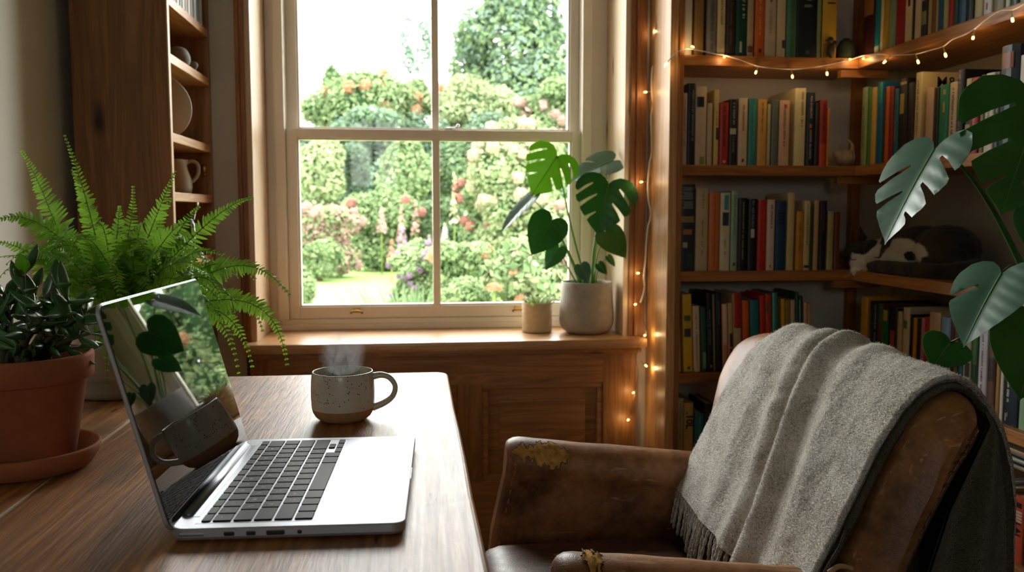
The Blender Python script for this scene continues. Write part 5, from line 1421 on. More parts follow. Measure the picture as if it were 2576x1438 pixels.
# fringe
rt_ = random.Random(9)
Y = 1.582; k = 0
while Y > 1.008:
    p = bl_pt(Y, 0, .0155); L_ = rt_.uniform(.066, .082); dx = rt_.uniform(-.014, .004); dy = rt_.uniform(-.007, .007)
    pts = spline([p+V((.002, 0, .003)), p+V((-.004+dx*.2, dy*.3, -L_*.3)), p+V((-.006+dx*.6, dy*.6+rt_.uniform(-.003, .003), -L_*.68)), p+V((-.006+dx, dy, -L_))], 5)
    m = MB()
    for s_ in (0, pi):      # two twisted yarns
        q = [pt+V((cos(s_+i*1.1)*.0016, sin(s_+i*1.1)*.0016, 0)) for i, pt in enumerate(pts)]
        m.tube(q, [.0020]*(len(q)-2)+[.0016, .0007], 7)
    m.build('tassel', M_WOOL, bl); Y -= rt_.uniform(.0105, .0145); k += 1
# short loose fibres on the surface
m = MB(); rw = random.Random(4)
for _ in range(26000):
    i = rw.uniform(0, NP*.66); i0 = int(i); Y = rw.uniform(nearE(i0)+.002, farE(i0)-.003)
    p = bl_pt(Y, i0, .0205).lerp(bl_pt(Y, min(NP-1, i0+1), .0205), i-i0); a = path[min(i0+1, NP-1)]-path[max(i0-1, 0)]; n = V((-a.z, 0, a.x)).normalized(); a.normalize()
    an = rw.gauss(.5, .7); tdir = (a*cos(an)+V((0, 1, 0))*sin(an)); L_ = rw.uniform(.003, .0075)
    e = n.cross(tdir)*.00022; q = p-n*.0006; r_ = q+tdir*L_*.6+n*L_*.16; s_ = q+tdir*L_+n*(L_*rw.uniform(.1, .65))
    m.add([q+e, q-e, r_-e, r_+e, s_], [(0, 1, 2, 3), (3, 2, 4)])
fz = m.build('wool_fibres', plain('wool fibre', '#e4ded2', .95, .05), bl); fz['kind'] = 'stuff'
# label loop on the near edge
MB().tube(spline([bl_pt(1.000, 8, .012)+V((0, -.003, 0)), bl_pt(.998, 12, .014)+V((0, -.007, 0)), bl_pt(.998, 16, .013)+V((0, -.006, 0)), bl_pt(1.000, 19, .012)+V((0, -.002, 0))], 4), .0022, 6).build('loose_thread', M_WOOL2, bl)
# ------------------------------------------------------------ sleeping cat
SZ = SHZ[2]
cm = MB(); E_ = cm.ell
Rz = lambda a: Matrix.Rotation(a, 3, 'Z'); Ry = lambda a: Matrix.Rotation(a, 3, 'Y'); Rx_ = lambda a: Matrix.Rotation(a, 3, 'X')
E_((1.425, 2.375, SZ+.058), (.070, .085, .057)); E_((1.425, 2.26, SZ+.068), (.080, .110, .068)); E_((1.425, 2.15, SZ+.070), (.083, .095, .069))
E_((1.400, 2.12, SZ+.052), (.062, .075, .050)); E_((1.385, 2.30, SZ+.040), (.045, .10, .038)); E_((1.375, 2.420, SZ+.048), (.055, .060, .044))
E_((1.345, 2.445, SZ+.045), (.050, .050, .040))          # neck
HC = AY(2170, 640, 2.448)
E_(HC, (.049, .044, .043)); E_(HC+V((-.006, -.018, -.016)), (.042, .032, .030))
MZ = AY(2160, 680, 2.392)
E_(MZ, (.027, .019, .020)); E_(MZ+V((-.012, -.008, -.004)), (.016, .013, .014)); E_(MZ+V((.012, -.008, -.004)), (.016, .013, .014)); E_(MZ+V((0, -.002, -.014)), (.014, .012, .010)); E_(MZ.lerp(HC, .45), (.035, .030, .030))
E_(HC+V((.045, -.005, -.018)), (.045, .045, .034))
# outstretched white forearm under the chin and folded hind foot
cm.tube([V((1.355, 2.40, SZ+.030)), V((1.335, 2.36, SZ+.022)), V((1.325, 2.32, SZ+.018))], [.026, .021, .018], 12)
# tail wrapped along the front
cm.tube(spline([V((1.46, 2.055, SZ+.030)), V((1.40, 2.03, SZ+.024)), V((1.345, 2.06, SZ+.020)), V((1.325, 2.14, SZ+.018)), V((1.318, 2.24, SZ+.018)), V((1.318, 2.325, SZ+.019))], 5), [.024]*8+[.020]*14+[.018]*4, 12)
E_((1.318, 2.330, SZ+.019), (.019, .022, .018))
# ears
def ear(c, tip, w_):
    d = (tip-c); L = d.length; d.normalize(); s = d.cross(V((.1, 1, .2))).normalized(); n = s.cross(d)
    Mq = Matrix((s, n, d)).transposed()
    for k in range(7):
        f = k/6; E_(c+d*(L*f), (w_*(1-f*.82), .0052+.003*(1-f), .007), Mq, n=10)
ear(AY(2172, 610, 2.450), AY(2164, 572, 2.446), .020); ear(AY(2132, 644, 2.450), AY(2096, 636, 2.455), .017)
me0 = cm.mesh('cat'); tmp = bpy.data.objects.new('tmp', me0); COL.objects.link(tmp)
md = tmp.modifiers.new('r', 'REMESH'); md.mode = 'VOXEL'; md.voxel_size = .0032; md.use_smooth_shade = True
md2 = tmp.modifiers.new('s', 'SMOOTH'); md2.iterations = 7; md2.factor = .6
dg = bpy.context.evaluated_depsgraph_get(); me = bpy.data.meshes.new_from_object(tmp.evaluated_get(dg)); bpy.data.objects.remove(tmp); me.name = 'cat'
for v in me.vertices:
    v.co.z = max(v.co.z, SZ+.0006) if (v.co.x > RX+.003 or v.co.y > BF+.004) else v.co.z
    v.co += V((1, 1, 1))*(.0012*noise.noise(v.co*90)) if v.co.z > SZ+.01 else V((0, 0, 0))
cw = (.74, .66, .56); ck = (.020, .017, .014); cbr = (.06, .040, .024)
white = [(tuple(MZ), (.034, .034, .030)), (tuple(AY(2163, 664, 2.400)), (.034, .026, .022)), (tuple(AY(2224, 640, 2.40)), (.026, .05, .060)),
         ((1.35, 2.385, SZ+.03), (.060, .075, .050)), ((1.360, 2.41, SZ+.075), (.022, .034, .045)), ((1.345, 2.25, SZ+.062), (.055, .105, .038)), ((1.34, 2.17, SZ+.055), (.05, .06, .034)), ((1.332, 2.34, SZ+.03), (.03, .05, .04))]
dark = [(tuple(AY(2174, 618, 2.415)), (.044, .036, .030)), ((1.345, 2.345, SZ+.082), (.04, .022, .045)), ((1.318, 2.20, SZ+.018), (.028, .160, .0235)), ((1.345, 2.205, SZ+.050), (.03, .030, .016)), ((1.32, 2.10, SZ+.03), (.04, .06, .03))]
def ins_(p, l):
    b = 9.0
    for c_, r_ in l: b = min(b, sqrt(sum(((p[i]-c_[i])/r_[i])**2 for i in range(3))))
    return b
ca = me.color_attributes.new('fur', 'FLOAT_COLOR', 'POINT')
for i, v in enumerate(me.vertices):
    p = v.co; nz = .10*noise.noise(p*60); a = smooth_step(1.05, .93, ins_(p, white)+nz) if ins_(p, white)+nz < 1.05 else 0
    a = 1.0 if ins_(p, white)+nz < .93 else (1-((ins_(p, white)+nz-.93)/.12) if ins_(p, white)+nz < 1.05 else 0.0)
    dk = ins_(p, dark)+nz*.6
    if dk < 1: a = 0.0
    br = min(1, max(0, .5+1.6*noise.noise(V((p.x*18, p.y*34, p.z*30)))))*.8
    d_ = [ck[k]+(cbr[k]-ck[k])*br for k in range(3)]
    ca.data[i].color = (*[d_[k]+(cw[k]-d_[k])*a for k in range(3)], 1)
m, nt = newmat('cat fur'); at_ = nd(nt, 'ShaderNodeAttribute', attribute_name='fur'); fn = noi(nt, coords(nt, (1, 1, 1)), 420, 3, .6, .8)
cc = mixc(nt, mth(nt, 'MULTIPLY', fn, .35), at_.outputs['Color'], (.02, .016, .012, 1)); out(nt, bsdf(nt, cc, .85, .2, bump(nt, fn, .6, .002), Sheen_Weight=.15).outputs[0])
ct = link('cat', me, m); tag(ct, 'black and white cat asleep on the right wall shelf, chin over its edge', 'cat')
ct.location = (1.4, 2.25, SZ); me.transform(Matrix.Translation((-1.4, -2.25, -SZ)))
def cpart(name, mb, mat):
    o = link(name, mb.mesh(name), mat); o.parent = ct; o.matrix_parent_inverse = Matrix.Translation((-1.4, -2.25, -SZ)); return o
q = MB(); q.ell(MZ+V((0, -.0185, .001)), (.0050, .0035, .0038), n=10); cpart('nose', q, plain('pink nose', '#b07068', .5, .4))
for x_, y_ in ((2147, 652), (2186, 652)):
    q = MB(); c_ = AY(x_, y_, 2.4000); q.tube([c_+V((-.010, .004, .002)), c_+V((-.004, 0, -.0015)), c_+V((.004, 0, -.0015)), c_+V((.010, .004, .002))], .0012, 6); cpart('closed_eye', q, M_BLACK)
q = MB(); rr = random.Random(2)
for k in range(8):
    s = -1 if k % 2 else 1; p = MZ+V((s*.010, -.014, -.006)); q.tube([p, p+V((s*.022, -.006, .004*rr.uniform(-1, 1))), p+V((s*.045, -.004, -.006+.008*rr.uniform(-1, 1)))], [.0004, .0003, .0001], 4)
cpart('whiskers', q, plain('whisker', '#d8d4c8', .4, .4))
# ------------------------------------------------------------ string lights
M_WIRE = plain('clear twisted wire', '#f2ede2', .35, .5); M_WIRE2 = plain('thin dark copper wire', '#6b5a40', .4, .5)
m, nt = newmat('glowing bulb'); e = nd(nt, 'ShaderNodeEmission', i_Strength=.42); e.inputs[0].default_value = (1, .55, .16, 1); out(nt, e.outputs[0]); M_BULB = m
M_CAPS = plain('clear bulb holder', '#c9b488', .25, .6)
def strand(label, root, wires, bulbs, r, twist, n_light, pw=.003):
    g = thing('string_lights', root, label, 'string lights')
    for w_ in wires:
        pts = spline(w_, 10); m = MB()
        if twist:
            L = 0; prev = pts[0]; fine = []
            for i in range(len(pts)-1):
                for k in range(3): fine.append(pts[i].lerp(pts[i+1], k/3))
            for ph in (0, pi):
                q = []; L = 0
                for i, p in enumerate(fine):
                    if i: L += (p-fine[i-1]).length
                    a = L*420+ph; q.append(p+V((cos(a)*r*.75, sin(a)*r*.75, 0)))
                m.tube(q, r, 6)
        else: m.tube(pts, r, 6)
        m.build('wire', M_WIRE if twist else M_WIRE2, g)
    for i, (a, b) in enumerate(bulbs):
        d = (b-a); L = d.length; d.normalize()
        m = MB(); m.tube([a, a+d*L*.55, a+d*L*.62], [.0011, .0019, .0026], 8); m.build('bulb_holder', M_CAPS, g)
        m = MB(); m.tube([a+d*L*.60, a+d*L*.72, a+d*L*.88, a+d*L*.97, a+d*L], [.0020, .0029, .0030, .0022, .0006], 10); m.build('bulb', M_BULB, g)
        if pw:
            ld = bpy.data.lights.new('bulb_glow', 'POINT'); ld.energy = pw; ld.color = (1, .66, .30); ld.shadow_soft_size = .004
            lo_ = bpy.data.objects.new('bulb_glow', ld); COL.objects.link(lo_); lo_.location = a+d*L*1.25+V((0, -.006, 0)); lo_.parent = g; lo_.matrix_parent_inverse = Matrix.Translation(-g.location)
Yh = 2.578
A_ = lambda x, y, Y=Yh: AY(x, y, Y)
hw = [A_(1659,-60), A_(1658,0), A_(1652,70), A_(1648,105), A_(1650,150), A_(1641,175), A_(1640,228), A_(1643,262), A_(1638,300), A_(1640,380), A_(1634,410), A_(1630,457), A_(1631,500), A_(1638,538), A_(1630,570), A_(1626,608), A_(1624,650), A_(1620,692), A_(1621,725), A_(1611,762)]
hb = [((1655,60),(1645,76)), ((1651,150),(1672,149)), ((1641,230),(1619,232)), ((1640,306),(1664,306)), ((1638,384),(1662,385)), ((1629,456),(1609,458)), ((1637,536),(1660,538)), ((1627,610),(1650,613)), ((1620,686),(1601,687)), ((1611,762),(1595,766))]
def clearY(x): return Yh
strand('twisted string lights hanging down beside the window at the edge of the bookcase', hw[8], [hw], [(A_(*a), A_(*b)) for a, b in hb], .0019, True, 10)
lw = [A_(1611,762), A_(1618,800,2.54), A_(1625,838,2.54), A_(1607,870,2.54), A_(1600,905,2.54), A_(1606,940,2.57), A_(1598,985,2.57), A_(1590,1020,2.57), A_(1585,1057,2.57)]
lb = [((1610,848,2.54),(1625,842,2.54)), ((1612,908,2.54),(1628,922,2.54)), ((1603,980,2.57),(1591,989,2.57)), ((1589,1046,2.57),(1578,1058,2.57))]
strand('thin dark string lights trailing below the window sill onto the panelling', lw[2], [lw[1:]], [(A_(*a), A_(*b)) for a, b in lb], .0008, False, 4, .004)
Ys = 2.385; Xs = RX-.014
Bk = lambda x, y: AY(x, y, Ys); Rt = lambda x, y: at(x, y, 0, Xs)
sw = [Bk(1672,168), Bk(1690,142), Bk(1706,130), Bk(1730,124), Bk(1765,128), Bk(1800,136), Bk(1822,139), Bk(1860,150), Bk(1905,166), Bk(1950,172), Bk(1993,174), Bk(2040,170), Bk(2078,164), Bk(2115,156), Bk(2140,150), Rt(2172,140), Rt(2205,136), Rt(2240,138), Rt(2270,138), Rt(2303,136), Rt(2340,126), Rt(2372,117), Rt(2395,100), Rt(2425,88), Rt(2450,74), Rt(2480,50), Rt(2515,28), Rt(2545,25), Rt(2562,18), Rt(2590,2)]
sb = [(Bk(1690,143), Bk(1672,165)), (Bk(1758,124), Bk(1738,116)), (Bk(1822,134), Bk(1822,146)), (Bk(1907,166), Bk(1900,186)), (Bk(1991,175), Bk(1994,197)), (Bk(2079,166), Bk(2081,190)), (Bk(2126,152), Bk(2141,149)), (Rt(2186,142), Rt(2170,148)),
      (Rt(2242,139), Rt(2222,159)), (Rt(2304,138), Rt(2311,160)), (Rt(2373,118), Rt(2380,144)), (Rt(2451,76), Rt(2447,100)), (Rt(2544,27), Rt(2548,56))]
strand('string lights looping along the front of the top bookcase shelf into the corner', sw[10], [sw], sb, .0010, True, 13, .004)
# ------------------------------------------------------------ garden beyond the window
GZ = -.15
def gmat(name, c, rough=.6, trans=.4):
    m, nt = newmat(name); a = nd(nt, 'ShaderNodeAttribute', attribute_name='rnd'); l = lin(c)[:3]; haze_ = lin('#c3cdb0'); l = tuple((x*.72+y*.28)*.42 for x, y in zip(l, haze_))  # every colour mixed with pale green to stand in for garden haze
    col = ramp(nt, a.outputs['Fac'], [(0, tuple(x*.72 for x in l[:3])), (.5, l[:3]), (1, tuple(min(1, x*1.4+.01) for x in l[:3]))])
    d = nt.nodes.new('ShaderNodeBsdfDiffuse'); t_ = nt.nodes.new('ShaderNodeBsdfTranslucent'); mx = nt.nodes.new('ShaderNodeMixShader'); mx.inputs[0].default_value = trans
    nt.links.new(col, d.inputs[0]); nt.links.new(col, t_.inputs[0]); nt.links.new(d.outputs[0], mx.inputs[1]); nt.links.new(t_.outputs[0], mx.inputs[2]); out(nt, mx.outputs[0]); return m
G = {k: gmat('foliage '+k, c) for k, c in dict(dark='#4f7a4a', mid='#7fa860', light='#b4cf88', olive='#98a862', pale='#cfdca0', blue='#7fa590', pink='#e8b2a8', rose='#dc7a72', cream='#f2e2bc', purple='#c08cc4', orange='#eba070', white='#f2efe8', iris='#6f9a58').items()}
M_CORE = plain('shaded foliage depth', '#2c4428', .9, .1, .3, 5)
M_BARK = plain('bark', '#5a4a3c', .9, .1, .2, 20)
rg_ = random.Random(21)
def leaf_cloud(spec, n, size, mats, seed, shell=.35, up=.3, el=1.6):
    """spec: list of (centre, radii) lumps"""
    r = random.Random(seed); m = MB(); rn = []; vol = [rr.x*rr.y*rr.z for _, rr in spec]; tot = sum(v**.67 for v in vol)
    for li, (c, rr) in enumerate(spec):
        for _ in range(int(1.8*n*vol[li]**.67/tot)):
            while True:
                d = V((r.gauss(0, 1), r.gauss(0, 1), r.gauss(0, 1)))
                if d.length > .01: break
            d.normalize(); k = 1-shell*r.random()**1.5+.10*r.gauss(0, 1)*.6
            p = c+V((d.x*rr.x*k, d.y*rr.y*k, d.z*rr.z*k))
            if p.z < GZ: continue
            s = size*.74*r.uniform(.6, 1.35); nn = (d+V((r.gauss(0, .55), r.gauss(0, .55), r.gauss(0, .55)+up))).normalized(); a = nn.orthogonal().normalized(); a.rotate(Quaternion(nn, r.uniform(0, 6.28))); b = nn.cross(a)
            q = nn*(s*.12)
            m.add([p-a*s*.5*el*.6, p+b*s*.32-q, p+a*s*.5*el*.6, p-b*s*.32-q], [(0, 1, 2), (0, 2, 3)], r.randrange(len(mats)) if len(mats) > 1 else 0)
            v_ = min(1, max(0, .5+.22*r.gauss(0, 1)+.6*noise.noise(p*.9/max(.4, size*5)))); rn += [v_]*4
    return m, rn
def build_cloud(name, m, rn, mats, parent=None):
    me = m.mesh(name); at_ = me.attributes.new('rnd', 'FLOAT', 'POINT'); at_.data.foreach_set('value', rn); return link(name, me, mats, parent)
def PX(x, y, Y): return AY(x, y, Y)
def bush(label, x, y, Y, w_, h_, mats, n, size, seed, lumps=5, name='bush', cat='bush', group='bushes and shrubs in the garden', depth=None, blossoms=None, core=True):
    if Y >= 9: size *= 1.7; Y *= 1.7; blossoms = blossoms and (blossoms[0], blossoms[1], blossoms[2]*1.35)
    c = PX(x, y, Y); s = Y/F_PX; W_, H_ = w_*s/2, h_*s/2; D = depth or W_*.8; r = random.Random(seed)
    g = thing(name, (c.x, Y, GZ), label, cat, group)
    sp = [(c.copy(), V((W_*.72, D*.72, H_*.74)))]
    for k in range(lumps):
        a = r.uniform(0, 6.28); sp.append((c+V((cos(a)*W_*.55, r.uniform(-.6, .3)*D, sin(a)*H_*.55)), V((W_*.42, D*.42, H_*.42))*r.uniform(.75, 1.1)))
    zlow = c.z-H_*.9
    if name == 'bush' and zlow > GZ+.12:
        hz = (zlow-GZ)/2+H_*.25; sp.append((V((c.x, Y, GZ+hz)), V((W_*.85, D*.7, hz)))); n = int(n*1.35)
    m, rn = leaf_cloud(sp, n, size, mats, seed); build_cloud('foliage', m, rn, mats, g)
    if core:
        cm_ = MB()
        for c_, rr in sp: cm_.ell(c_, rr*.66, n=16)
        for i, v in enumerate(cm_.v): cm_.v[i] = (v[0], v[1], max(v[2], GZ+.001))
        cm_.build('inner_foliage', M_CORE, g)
    st = MB(); 
    for k in range(3): st.tube([V((c.x+.05*k*W_, Y, GZ)), V((c.x+(k-1)*W_*.3, Y, max(GZ+.1, c.z-H_*.1)))], [.02, .008], 6)
    st.build('stem', M_BARK, g)
    if blossoms:
        mat, nb, bs = blossoms; proto = None
        for k in range(nb):
            cc, rr = sp[r.randrange(len(sp))]; d = V((r.gauss(0, 1), -abs(r.gauss(0, 1)), r.gauss(.3, 1))).normalized(); p = cc+V((d.x*rr.x, d.y*rr.y, d.z*rr.z))*1.02
            if p.z < GZ+.1: continue
            b = MB(); rn = []
            for j in range(16):
                dd = V((r.gauss(0, 1), r.gauss(0, 1)-.5, r.gauss(0, 1))).normalized(); q = p+dd*bs*.45; a = dd.orthogonal().normalized()*bs*.42; e = dd.cross(a)
                b.add([q-a, q+e, q+a, q-e], [(0, 1, 2, 3)]); rn += [r.uniform(.3, .8)]*4
            build_cloud('blossom', b, rn, mat, g)
    return g
def groundmat():
    m, nt = newmat('lawn grass'); v = coords(nt); a = noi(nt, v, 3, 5, .6); b = noi(nt, v, 60, 3)
    col = ramp(nt, mth(nt, 'ADD', mth(nt, 'MULTIPLY', a, .6), mth(nt, 'MULTIPLY', b, .4)), [(.3, lin('#55733a')[:3]), (.7, lin('#788c52')[:3])])
    out(nt, bsdf(nt, col, .9, .1).outputs[0]); return m
gr = MB().box((-40, 3.1, GZ-.1), (45, 70, GZ)).build('lawn', groundmat()); tag(gr, 'pale green lawn of the garden beyond the window', 'lawn'); gr['kind'] = 'structure'
# distant pale wall and tree belt
gw = MB(); gw.box((PX(700,250,42).x, 42, GZ), (PX(905,250,42).x, 42.3, PX(800,208,42).z)); gw.box((PX(700,250,42).x-.1, 41.9, PX(800,208,42).z), (PX(905,250,42).x+.1, 42.4, PX(800,204,42).z))
go = gw.build('garden_wall', plain('pale rendered wall', '#c8c4bb', .9, .1)); tag(go, 'pale rendered boundary wall far behind the garden shrubs', 'wall')
bush('tall broad-crowned tree filling the upper right window pane', 1285, 130, 19, 350, 420, [G['blue'], G['mid']], 7500, .20, 1, 12, 'garden_tree', 'tree', None, core=False)
tt_ = MB(); tt_.tube([V((PX(1300,200,32.3).x, 32.3, GZ)), V((PX(1300,200,32.3).x, 32.3, PX(1300,250,32.3).z)), V((PX(1270,100,32.3).x, 32.3, PX(1270,80,32.3).z))], [.35, .26, .08], 10)
for dx, dy in ((-60, -60), (70, -80), (40, 20), (-40, 60)): tt_.tube([V((PX(1300,200,32.3).x, 32.3, PX(1300,250,32.3).z)), PX(1290+dx, 150+dy, 32.3)], [.16, .05], 8)
tre = [o for o in COL.objects if o.name.startswith('garden_tree')][0]; tt_.build('trunk', M_BARK, tre)
bush('thin wispy tree against the white sky by the centre bar', 1050, 110, 22, 110, 220, [G['blue']], 420, .17, 2, 6, 'garden_tree', 'tree', None, core=False)
HB = 'bushes and shrubs in the garden'
bush('upper left rose shrub flecked with orange blooms', 905, 265, 17, 330, 190, [G['mid'], G['light']], 5200, .13, 3, 8, blossoms=(G['orange'], 16, .28))
bush('blue green dense shrub above the meeting rail, left pane', 920, 330, 15, 260, 120, [G['blue'], G['dark']], 3000, .12, 4, 5)
bush('pale yellow green shrub right of the centre bar, upper pane', 1185, 265, 17, 230, 170, [G['light'], G['pale']], 4200, .13, 5, 7, blossoms=(G['orange'], 6, .22))
bush('peach flecked shrub at the upper right pane corner', 1400, 275, 15, 230, 150, [G['light'], G['mid']], 3600, .12, 6, 6, blossoms=(G['pink'], 16, .22))
bush('feathery shrub with upright tip at the left sky line', 850, 225, 18, 90, 130, [G['mid']], 1300, .13, 7, 4)
bush('pale shrub between the centre bar and the left roses', 1040, 260, 18, 150, 150, [G['light'], G['mid']], 2400, .13, 8, 5)
for i, (x, w_) in enumerate(((700, 260), (880, 260), (1060, 260), (1240, 260), (1420, 280), (1600, 260))):
    bush('%s of the dark hedge behind the flower beds' % ['far left end', 'left part', 'middle-left part', 'middle-right part', 'right part', 'far right end'][i], x, 440, 15.5, w_, 330, [G['dark'], G['blue']], 3600, .12, 10+i, 6, depth=.8)
bush('bright leafy shrub at the left pane, below the rail', 800, 430, 12, 150, 200, [G['light'], G['pale']], 2600, .11, 20, 5)
bush('dark rounded bush left of centre below the rail', 885, 430, 12.5, 120, 150, [G['dark'], G['blue']], 2400, .10, 21, 4)
bush('tall leafy shrub by the centre bar, lower left pane', 1020, 430, 12, 170, 220, [G['mid'], G['light']], 3400, .12, 22, 6)
bush('rounded bright bush with few red blooms, lower left pane', 960, 545, 10.5, 210, 170, [G['mid'], G['light']], 4200, .085, 23, 6, blossoms=(G['rose'], 4, .14))
bush('dark leafy mass just right of the centre bar', 1150, 440, 12.5, 130, 230, [G['dark'], G['mid']], 3000, .11, 24, 5, blossoms=(G['rose'], 6, .14))
bush('tall climbing rose with cream and coral blooms behind the monstera', 1310, 450, 9, 270, 330, [G['pale'], G['light']], 5200, .085, 25, 9, blossoms=(G['cream'], 44, .16))
bush('red flowered bush beside the climbing rose', 1205, 470, 9.5, 110, 150, [G['mid'], G['light']], 1800, .09, 26, 4, blossoms=(G['rose'], 16, .13))
bush('pink flowered mound at the lower left pane', 820, 575, 9.5, 190, 120, [G['light'], G['pink']], 3000, .08, 27, 6, blossoms=(G['pink'], 26, .13))
bush('leafy clump below the pink flowered mound', 800, 650, 9, 150, 110, [G['mid'], G['light']], 2200, .08, 28, 5)
bush('foliage at the bottom left corner of the window', 762, 725, 6.5, 80, 130, [G['light'], G['mid']], 1300, .07, 29, 4)
bush('dark shrub behind the foxgloves', 1120, 560, 10.5, 170, 140, [G['dark'], G['mid']], 2600, .09, 30, 5)
bush('green clump with magenta flowers in front of the foxgloves', 1050, 650, 8, 160, 110, [G['light'], G['mid']], 2600, .07, 31, 5, blossoms=(G['purple'], 34, .055))
bush('low leafy border right of the centre bar', 1160, 655, 7.5, 190, 120, [G['light'], G['mid']], 3000, .075, 32, 6, blossoms=(G['orange'], 5, .10))
bush('broad leaved clump beside the small cream pot', 1320, 680, 5.5, 230, 170, [G['mid'], G['pale']], 1500, .11, 33, 6, blossoms=(G['orange'], 3, .08))
bush('light leafy clump at the bottom of the right pane', 1180, 735, 6, 160, 80, [G['mid'], G['light']], 1500, .07, 34, 5)
bush('pale shrub behind the monstera leaves at right', 1420, 600, 8, 150, 260, [G['light'], G['pale']], 2600, .08, 35, 6, blossoms=(G['pink'], 10, .1))
bush('low green planting left of the lawn path', 745, 690, 10, 60, 80, [G['mid']], 700, .08, 36, 3)
for i, (x_, y_, w_, h_) in enumerate(((2.6, 8.0, 1.6, 1.5), (4.0, 9.0, 2.0, 2.3), (5.6, 9.5, 2.2, 2.0), (3.4, 11.5, 2.0, 2.8), (2.2, 6.2, 1.0, .8), (3.3, 6.6, 1.2, 1.0))):
    q = V((x_, y_, GZ+h_*.5)); d = q-CAM; zz_ = d.dot(C_F); pxx = W_PX/2+F_PX*d.dot(C_R)/zz_; pyy = H_PX/2-F_PX*d.dot(C_U)/zz_
    bush('%s of the garden shrubs hidden to the right of the window' % ['nearest mid', 'broad middle', 'far right', 'tallest back', 'smallest front', 'second front'][i], pxx, pyy, y_, w_*F_PX/y_, h_*F_PX/y_, [G['mid'], G['olive'], G['light']], 1800, .10, 60+i, 5, blossoms=(G[('orange', 'cream', 'rose')[i % 3]], 7, .12))
# iris clump: upright blades
ic = PX(1030, 758, 6.3); r = random.Random(50); m = MB(); rn = []
for k in range(170):
    bx, by = r.gauss(0, .11), r.gauss(0, .10); p = V((ic.x+.03+bx, ic.y+by, GZ)); h_ = r.uniform(.24, .50)+max(0, ic.z-GZ)*.45; le = V((bx*1.6+r.gauss(0, .08), r.gauss(0, .08), h_)); s = V((.008, 0, 0))
    m.add([p-s, p+s, p+le*.6+s*1.1, p+le*.6-s*1.1, p+le+V((le.x*.25, 0, -.02))], [(0, 1, 2, 3), (3, 2, 4)]); rn += [r.random()]*5
o = build_cloud('iris_clump', m, rn, G['iris']); tag(o, 'clump of upright sword-shaped leaves at the bottom of the centre bar', 'plant')
# foxgloves and other spires
sp_ = [(960,520,600,9.2,'pink'),(985,600,690,8.4,'rose'),(1010,515,640,9.2,'pink'),(1045,500,620,9.6,'pink'),(1012,560,660,8.6,'purple'),(1143,430,600,9.6,'cream'),(1172,530,620,9.2,'white'),(1120,560,640,8.8,'white'),(1080,590,690,8,'purple'),(1185,550,650,9,'white'),(1228,500,600,8.5,'rose')]
where_ = ['leftmost of the flower spires', 'short coral spire low by the purple flowers', 'pink spire left of the centre bar', 'tallest pink spire left of the centre bar', 'purple spire behind the clump', 'tallest cream spire right of the centre bar', 'white spire right of the tall cream one', 'white spire nearest the centre bar', 'purple spire beside the centre bar', 'white spire farthest right', 'coral spire beside the climbing rose']
for i, (x, yt, yb, Y, c) in enumerate(sp_):
    Y *= 1.8; p0, p1 = PX(x, yb, Y), PX(x, yt, Y); g = thing('flower_spire', (p0.x, Y, GZ), where_[i]+' in the garden bed', 'flower', 'foxglove spires in the garden')
    MB().tube([V((p0.x, Y, GZ)), p0, p1], [.014, .012, .007], 5).build('stem', M_FSTEM, g)
    m = MB(); rn = []; n = 46; r = random.Random(i)
    for k in range(n):
        t_ = k/n; p = p0.lerp(p1, .25+.75*t_); an = r.uniform(0, 6.28); rd = .09*(1-t_*.8); s = .06*(1-t_*.6); q = p+V((cos(an)*rd, sin(an)*rd, 0)); a = V((-sin(an)*s, cos(an)*s, 0)); b = V((cos(an)*s*.6, sin(an)*s*.6, -s))
        m.add([q-a, q+b, q+a, q-b*.6], [(0, 1, 2, 3)]); rn += [r.random()]*4
    build_cloud('florets', m, rn, G[c], g)
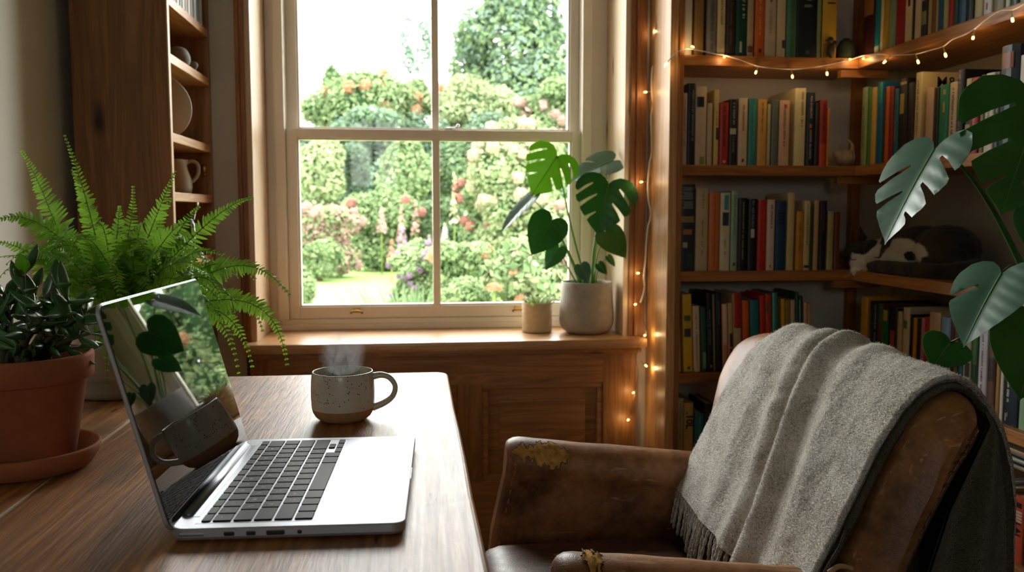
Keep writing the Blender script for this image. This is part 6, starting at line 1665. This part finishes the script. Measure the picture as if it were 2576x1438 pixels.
# big orange flower head seen low in the right pane
p = PX(1243, 726, 4.6); g = thing('flower', (p.x, p.y, GZ), 'single large orange flower head low in the right pane', 'flower')
m = MB(); rn = []; r = random.Random(77)
for k in range(90):
    d = V((r.gauss(0, 1), r.gauss(0, 1), abs(r.gauss(0, .8)))).normalized(); q = p+V((d.x*.045, d.y*.045, d.z*.030)); a = d.orthogonal().normalized()*.014; b = d.cross(a); m.add([q-a, q+b, q+a, q-b], [(0, 1, 2, 3)]); rn += [r.random()]*4
build_cloud('flower_head', m, rn, G['orange'], g); MB().tube([V((p.x, p.y, GZ)), p], .006, 6).build('stem', M_FSTEM, g)
# ------------------------------------------------------------ daylight
w = bpy.data.worlds.new('sky'); scene.world = w; w.use_nodes = True; nt = w.node_tree
for n in list(nt.nodes): nt.nodes.remove(n)
bg = nd(nt, 'ShaderNodeBackground', i_Strength=1.0); o = nt.nodes.new('ShaderNodeOutputWorld'); nt.links.new(bg.outputs[0], o.inputs[0])
tc = nt.nodes.new('ShaderNodeTexCoord'); sx = nt.nodes.new('ShaderNodeSeparateXYZ'); nt.links.new(tc.outputs['Generated'], sx.inputs[0])
sk = ramp(nt, sx.outputs[2], [(.0, (.85, .84, .81)), (.25, (1.02, 1.0, .975)), (1.0, (1.04, 1.02, 1.0))]); nt.links.new(sk, bg.inputs[0])
def portal(name, loc, rot, sx_, sy_):
    l = bpy.data.lights.new(name, 'AREA'); l.shape = 'RECTANGLE'; l.size = sx_; l.size_y = sy_; l.cycles.is_portal = True; l.energy = 1
    o = bpy.data.objects.new(name, l); COL.objects.link(o); o.location = loc; o.rotation_euler = rot
portal('window_daylight', (.08, YW+.12, 1.46), (-pi/2, 0, 0), 1.15, 1.65)
a0, a1, c0, c1 = REAR
portal('fill_window_daylight', ((a0+a1)/2, YR-.12, (c0+c1)/2), (pi/2, 0, 0), a1-a0, c1-c0)
scene.view_settings.view_transform = 'Standard'; scene.view_settings.look = 'None'; scene.view_settings.gamma = 1.0
scene.view_settings.use_curve_mapping = False
scene.view_settings.exposure = 3.9
